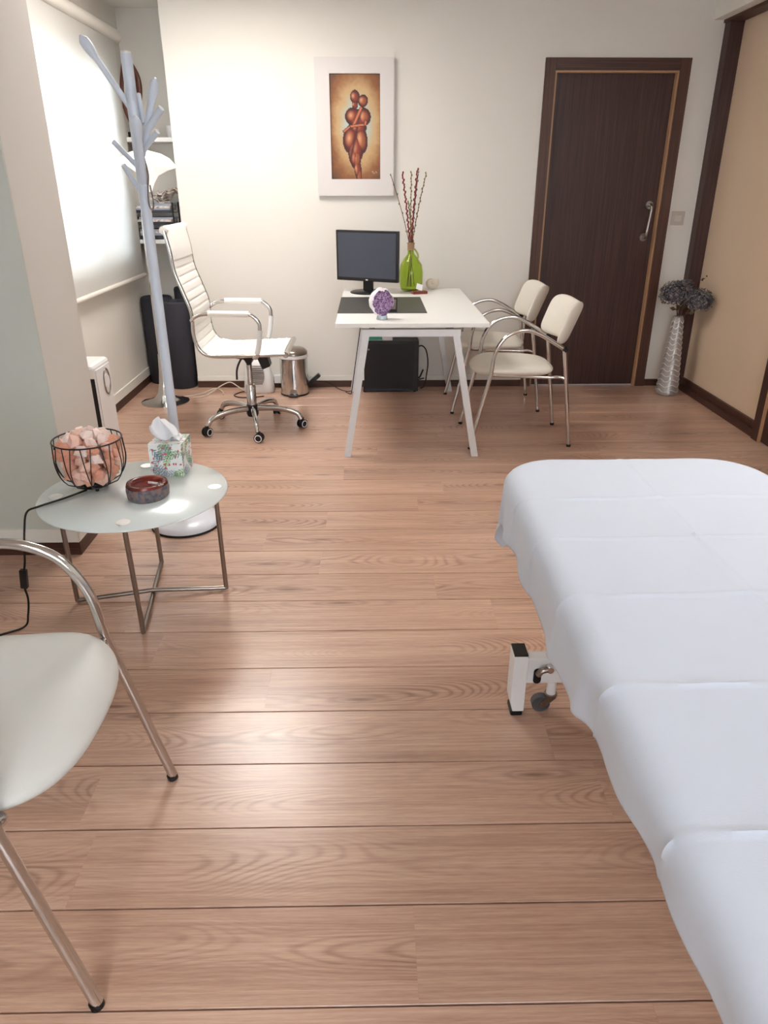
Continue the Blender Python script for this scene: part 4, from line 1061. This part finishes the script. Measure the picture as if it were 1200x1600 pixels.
# ================================================================== FLOOR VASE
FX, FY = 2.165, 5.165
t = thing('floor_vase', 'tall silver floor vase with wavy ribs beside the dark door', 'vase', (FX, FY, 0))
Hv = .56; nz, ns = 150, 72; bm = B(); rings = []
def vr(z): return .078-.006*(z/Hv)-.040*(z/Hv)**1.1+(-.012*max(0, 1-z/.03)**2)
nw = 15
for i in range(nz+1):
    z_ = Hv*i/nz; ring = []
    for k in range(ns):
        a = 2*PI*k/ns; ph = (z_/Hv*nw+.22*math.sin(a*5+(0)))%1.0
        r_ = vr(z_)-.0055*ph*(1 if z_ < Hv-.005 else 0)+.003
        ring.append(bm.verts.new((r_*math.cos(a), r_*math.sin(a), z_)))
    rings.append(ring)
for A, D in zip(rings, rings[1:]):
    for k in range(ns): bm.faces.new((A[k], A[(k+1) % ns], D[(k+1) % ns], D[k]))
bm.faces.new(list(reversed(rings[0])))
inner = [bm.verts.new((v.co.x*.75, v.co.y*.75, Hv)) for v in rings[-1]]; low = [bm.verts.new((v.co.x, v.co.y, Hv-.08)) for v in inner]
for k in range(ns):
    k2 = (k+1) % ns; bm.faces.new((rings[-1][k], rings[-1][k2], inner[k2], inner[k])); bm.faces.new((inner[k], inner[k2], low[k2], low[k]))
bm.faces.new(low)
obj('body', bm, M['silver_glaze'], t, smooth=True)
for w_ in range(1, nw):
    bm = B(); P_ = []
    for k in range(ns):
        a = 2*PI*k/ns; z_ = (w_-.22*math.sin(a*5))*Hv/nw; r_ = vr(z_)+.002
        P_.append((r_*math.cos(a), r_*math.sin(a), z_))
    tube(bm, P_, .0032, closed=True, segs=6); obj('wavy_rib', bm, M['vase_edge'], t, smooth=True)
rnd = random.Random(17)
heads = [((2.10, 5.12, .715), (.105, .09, .085), 'large dried grey hydrangea head leaning left in the silver vase'), ((2.250, 5.07, .675), (.084, .078, .078), 'dried grey hydrangea head leaning right in the silver vase'), ((2.185, 5.19, .73), (.075, .075, .07), 'dried hydrangea head at the back of the silver vase')]
for (c_, s_, lab) in heads:
    base = Vector((FX, FY, Hv-.06)); cc = Vector(c_)
    t = thing('dried_hydrangea', lab, 'flower', base, group='dried hydrangeas in the silver vase')
    obj('stem', tb(smoothpath([base, base.lerp(cc, .5)+Vector((0, 0, .02)), cc], 5), .004, segs=6), M['bark'], t, world=True, smooth=True)
    bm = B()
    for k in range(420):
        z_ = 1-2*(k+.5)/420
        if z_ < -.75: continue
        a = k*2.39996; q = math.sqrt(1-z_*z_); n = Vector((q*math.cos(a), q*math.sin(a), z_)); jit = rnd.uniform(.80, 1.07)
        p_ = cc+Vector((n.x*s_[0], n.y*s_[1], n.z*s_[2]))*jit; s2 = rnd.uniform(.009, .014)
        e1 = n.orthogonal().normalized(); e2 = n.cross(e1)
        rot = rnd.uniform(0, 6)
        for m_ in range(2):
            A = rot+m_*PI/2; d1 = e1*math.cos(A)+e2*math.sin(A); d2 = n.cross(d1)
            vs = [bm.verts.new(p_+d1*s2+n*s2*rnd.uniform(-.2, .7)), bm.verts.new(p_+d2*s2*.45), bm.verts.new(p_-d1*s2+n*s2*rnd.uniform(-.2, .7)), bm.verts.new(p_-d2*s2*.45)]
            bm.faces.new(vs)
    core = B(); bmesh.ops.create_icosphere(core, subdivisions=3, radius=1)
    for v in core.verts: v.co = Vector((v.co.x*s_[0]*.84, v.co.y*s_[1]*.84, v.co.z*s_[2]*.84 if v.co.z > 0 else v.co.z*s_[2]*.6))*(1+.08*noise.noise(v.co*4))+cc
    obj('flower_core', core, mat('dark_core', rgb(54, 48, 52), .9), t, world=True)
    f_ = obj('petals', bm, M['hydrangea'], t, world=True); f_['kind'] = 'stuff'; so = f_.modifiers.new('s', 'SOLIDIFY'); so.thickness = .0008
    for k in range(3):
        a = rnd.uniform(0, 6.28); l0 = base.lerp(cc, .5)+Vector((0, 0, -.0)); l1 = l0+Vector((math.cos(a)*.05, math.sin(a)*.04, -.0+.01))
        bm = B(); v_ = [bm.verts.new(l0), bm.verts.new(l0.lerp(l1, .5)+Vector((0, 0, .014))), bm.verts.new(l1), bm.verts.new(l0.lerp(l1, .5)-Vector((0, 0, .014)))]
        bm.faces.new(v_); lf = obj('leaf', bm, M['olive_leaf'], t, world=True); so = lf.modifiers.new('s', 'SOLIDIFY'); so.thickness = .001
base = Vector((FX+.012, FY, Hv-.06))
t = thing('berry_sprig', 'thin sprig of dark berries rising above the hydrangeas', 'twig', base)
P_ = smoothpath([base, (2.19, 5.14, .70), (2.22, 5.10, .79), (2.27, 5.08, .825)], 8)
obj('stem', tb(P_, .0018, segs=5), M['bark'], t, world=True)
bm = B()
for k in range(12):
    p_ = P_[-1-k] if k < len(P_) else P_[0]
    g = bmesh.ops.create_icosphere(bm, subdivisions=1, radius=.006)
    off = Vector((rnd.uniform(-.009, .009), rnd.uniform(-.009, .009), rnd.uniform(-.009, .012)))
    for v in g['verts']: v.co += p_+off
b_ = obj('berries', bm, M['berry'], t, world=True, smooth=True); b_['kind'] = 'stuff'

# ================================================================== MASSAGE TABLE
BX0, BX1, BY0, BY1, BZ = .352, 1.075, .02, 1.93, .70
t = thing('massage_table', 'massage table on a white metal frame with castors, under the white sheet', 'massage table', ((BX0+BX1)/2, (BY0+BY1)/2, 0))
def rrect(x0, x1, y0, y1, r, n=8):
    out = []
    for cx_, cy_, a0 in ((x1-r, y0+r, -PI/2), (x1-r, y1-r, 0), (x0+r, y1-r, PI/2), (x0+r, y0+r, PI)):
        for k in range(n+1): a = a0+PI/2*k/n; out.append((cx_+r*math.cos(a), cy_+r*math.sin(a)))
    return out
obj('padded_top', prism(rrect(BX0+.008, BX1-.008, BY0+.01, BY1-.01, .14), BZ-.075, BZ-.006), M['near_leather'], t, world=True, bevel=.02)
obj('top_frame', bx(BX0+.08, BX1-.08, BY0+.12, BY1-.12, BZ-.11, BZ-.0755), M['white_metal'], t, world=True)
for yb in (1.685, .30):
    obj('cross_beam', bx(.432, 1.01, yb-.02, yb+.02, .108, .192), M['white_metal'], t, world=True, bevel=.004)
    for s_, xp in ((0, .391), (1, 1.011)):
        bm = prism([(xp, .012), (xp, .06-.0) , (xp, .204), (xp+.040, .204), (xp+.040, .012)] if s_ else [(xp+.008, .018), (xp-.0, .05), (xp, .206), (xp+.0405, .206), (xp+.0405, .018)], yb-.030, yb+.030, 'y')
        pst = obj('post', bm, M['white_metal'], t, world=True, bevel=.002)
        obj('end_cap', bx(xp+.001, xp+.0395, yb-.029, yb+.029, .2065, .2125), M['black_plastic'], pst, world=True, bevel=.001)
        obj('foot_pad', bx(xp+.004, xp+.038, yb-.028, yb+.028, 0, .0175), M['black_rubber'], pst, world=True, bevel=.004)
        xc = .513 if not s_ else .93
        c_ = obj('castor', tb([(xc, yb, .1075), (xc, yb, .058)], .0135, segs=18), M['white_metal'], t, smooth=True, world=True)
        bm = B(); tube(bm, [(xc, yb, .060), (xc, yb, .054)], .019, segs=20); tube(bm, [(xc, yb, .054), (xc, yb, .050)], .016, segs=20)
        for e_ in (-1, 1):
            q = [(xc+.014, .052), (xc-.014, .052), (xc-.036, .024), (xc-.028, .016), (xc-.016, .020)]
            prism(q, yb+e_*.013-.0015, yb+e_*.013+.0015, 'y', bm)
        tube(bm, [(xc-.028, yb-.017, .0265), (xc-.028, yb+.017, .0265)], .004, segs=10)
        obj('fork', bm, M['steel'], c_, world=True)
        bm = B(); tube(bm, [(xc-.028, yb-.0105, .0265), (xc-.028, yb+.0105, .0265)], .0262, segs=32); wv = obj('wheel', bm, M['grey_rubber'], c_, smooth=True, world=True)
    # brake lever
    bm = B(); tube(bm, [(.493, yb-.021, .168), (.493, yb-.042, .168)], .010, segs=16); obj('lever_pin', bm, M['chrome'], t, world=True, smooth=True)
    bm = B(); tube(bm, smoothpath([(.486, yb-.036, .168), (.470, yb-.036, .163), (.461, yb-.034, .148)], 5), .009, segs=12); obj('lever', bm, M['steel'], t, world=True, smooth=True)
    bm = B(); prism(rrect(.452, .474, .110, .160, .0105, 5), yb-.0225, yb-.0202, 'y', bm); obj('lever_slot', bm, M['black_plastic'], t, world=True)
obj('long_beam', bx(.69, .75, .32, 1.665, .115, .175), M['white_metal'], t, world=True, bevel=.004)
for yb in (1.45, .5):
    bm = B(); barbox(bm, (.72, yb, .175), (.72, yb, BZ-.112), .07, .07); obj('column', bm, M['white_metal'], t, world=True)

# sheet
bm = B(); e = .045; X0, X1, Y0, Y1 = BX0+e, BX1-e, BY0+e, BY1-e; rc = .11
OL, OF = .118, .165
nu, nv = 150, 330
us = [X0-e-OL+(X1-X0+2*e+2*OL)*i/nu for i in range(nu+1)]; vs_ = [Y0-e-OF+(Y1-Y0+2*e+2*OF)*j/nv for j in range(nv+1)]
def hemnoise(s_): return .5*noise.noise(Vector((s_*3.1, 1.7, 0)))+.35*noise.noise(Vector((s_*8.0, 4.2, 0)))
def crease(d_, w_): return math.exp(-(d_/w_)**2)
YC = [1.62, 1.40, 1.165, .90, .62, .33]
G = []
for i, u in enumerate(us):
    row = []
    for j, v in enumerate(vs_):
        # nearest point on rounded inner rect
        cx_ = min(max(u, X0+rc), X1-rc); cy_ = min(max(v, Y0+rc), Y1-rc)
        dx, dy = u-cx_, v-cy_; L_ = math.hypot(dx, dy)
        if dx < 0 and abs(dy) < 1e-9 and v < 1.15 and L_ > rc:
            dx = -(rc+(L_-rc)*(1-.36*min(1, (1.15-v)/.5))); L_ = -dx
        per = (v if abs(dx) > 0 else 0)+(u if dy != 0 else 0)
        if L_ <= rc:
            p_ = Vector((u, v, BZ)); d_ = L_-rc; n = Vector((0, 0, 1)); o_ = Vector((0, 0, 0))
        else:
            d_ = L_-rc; o_ = Vector((dx/L_, dy/L_, 0)); b_ = Vector((cx_, cy_, 0))+o_*rc
            al = e*PI/2
            if d_ < al:
                a = d_/e; p_ = b_+o_*e*math.sin(a)+Vector((0, 0, BZ-e+e*math.cos(a))); n = o_*math.sin(a)+Vector((0, 0, math.cos(a)))
            else:
                p_ = b_+o_*(e+.05*(d_-al))+Vector((0, 0, BZ-e-(d_-al))); n = o_
            h_ = max(0, d_-.05)
            ang = math.atan2(dy, dx)
            sN = v+ang*.25 if abs(dx) > 0 else u+7
            p_ += n*min(1, h_/.14)*(.016*hemnoise(sN*1.0)+.010*math.sin(sN*24+2*math.sin(sN*5)))
            if dx != 0 and dy != 0: p_ += n*min(1, h_/.2)*.018*math.sin(ang*8+1)
            k_ = min(1, max(0, h_/.19))**2; p_.z += k_*.030*(noise.noise(Vector((sN*4.5, 9, 0)))+.5*noise.noise(Vector((sN*12, 3, 0))))
            lf = 1.0 if dx < 0 else .4
            p_ += n*lf*min(1, h_/.08)*.016*crease(v-.975, .035); p_.z -= lf*k_*(.024*crease(v-.985, .05)+.010*math.sin(sN*46))
        # ironed fold creases across and a long one
        c_ = 0
        for yc in YC: c_ += crease(v-yc-.006*math.sin(u*9), .0035)*.0038
        c_ += crease(u-(.715-.02*(v-1)), .0035)*.0032
        c_ += .0016*noise.noise(Vector((u*7, v*5, 2)))+.0007*noise.noise(Vector((u*22, v*18, 5)))
        p_ += n*c_
        row.append(bm.verts.new(p_))
    G.append(row)
for i in range(nu):
    for j in range(nv): bm.faces.new((G[i][j], G[i+1][j], G[i+1][j+1], G[i][j+1]))
o = obj('bed_sheet', bm, M['sheet'], smooth=True); so = o.modifiers.new('s', 'SOLIDIFY'); so.thickness = .0015; so.offset = 1
tag(origin(o, ((BX0+BX1)/2, (BY0+BY1)/2, BZ)), 'white creased sheet draped over the massage table', 'sheet')
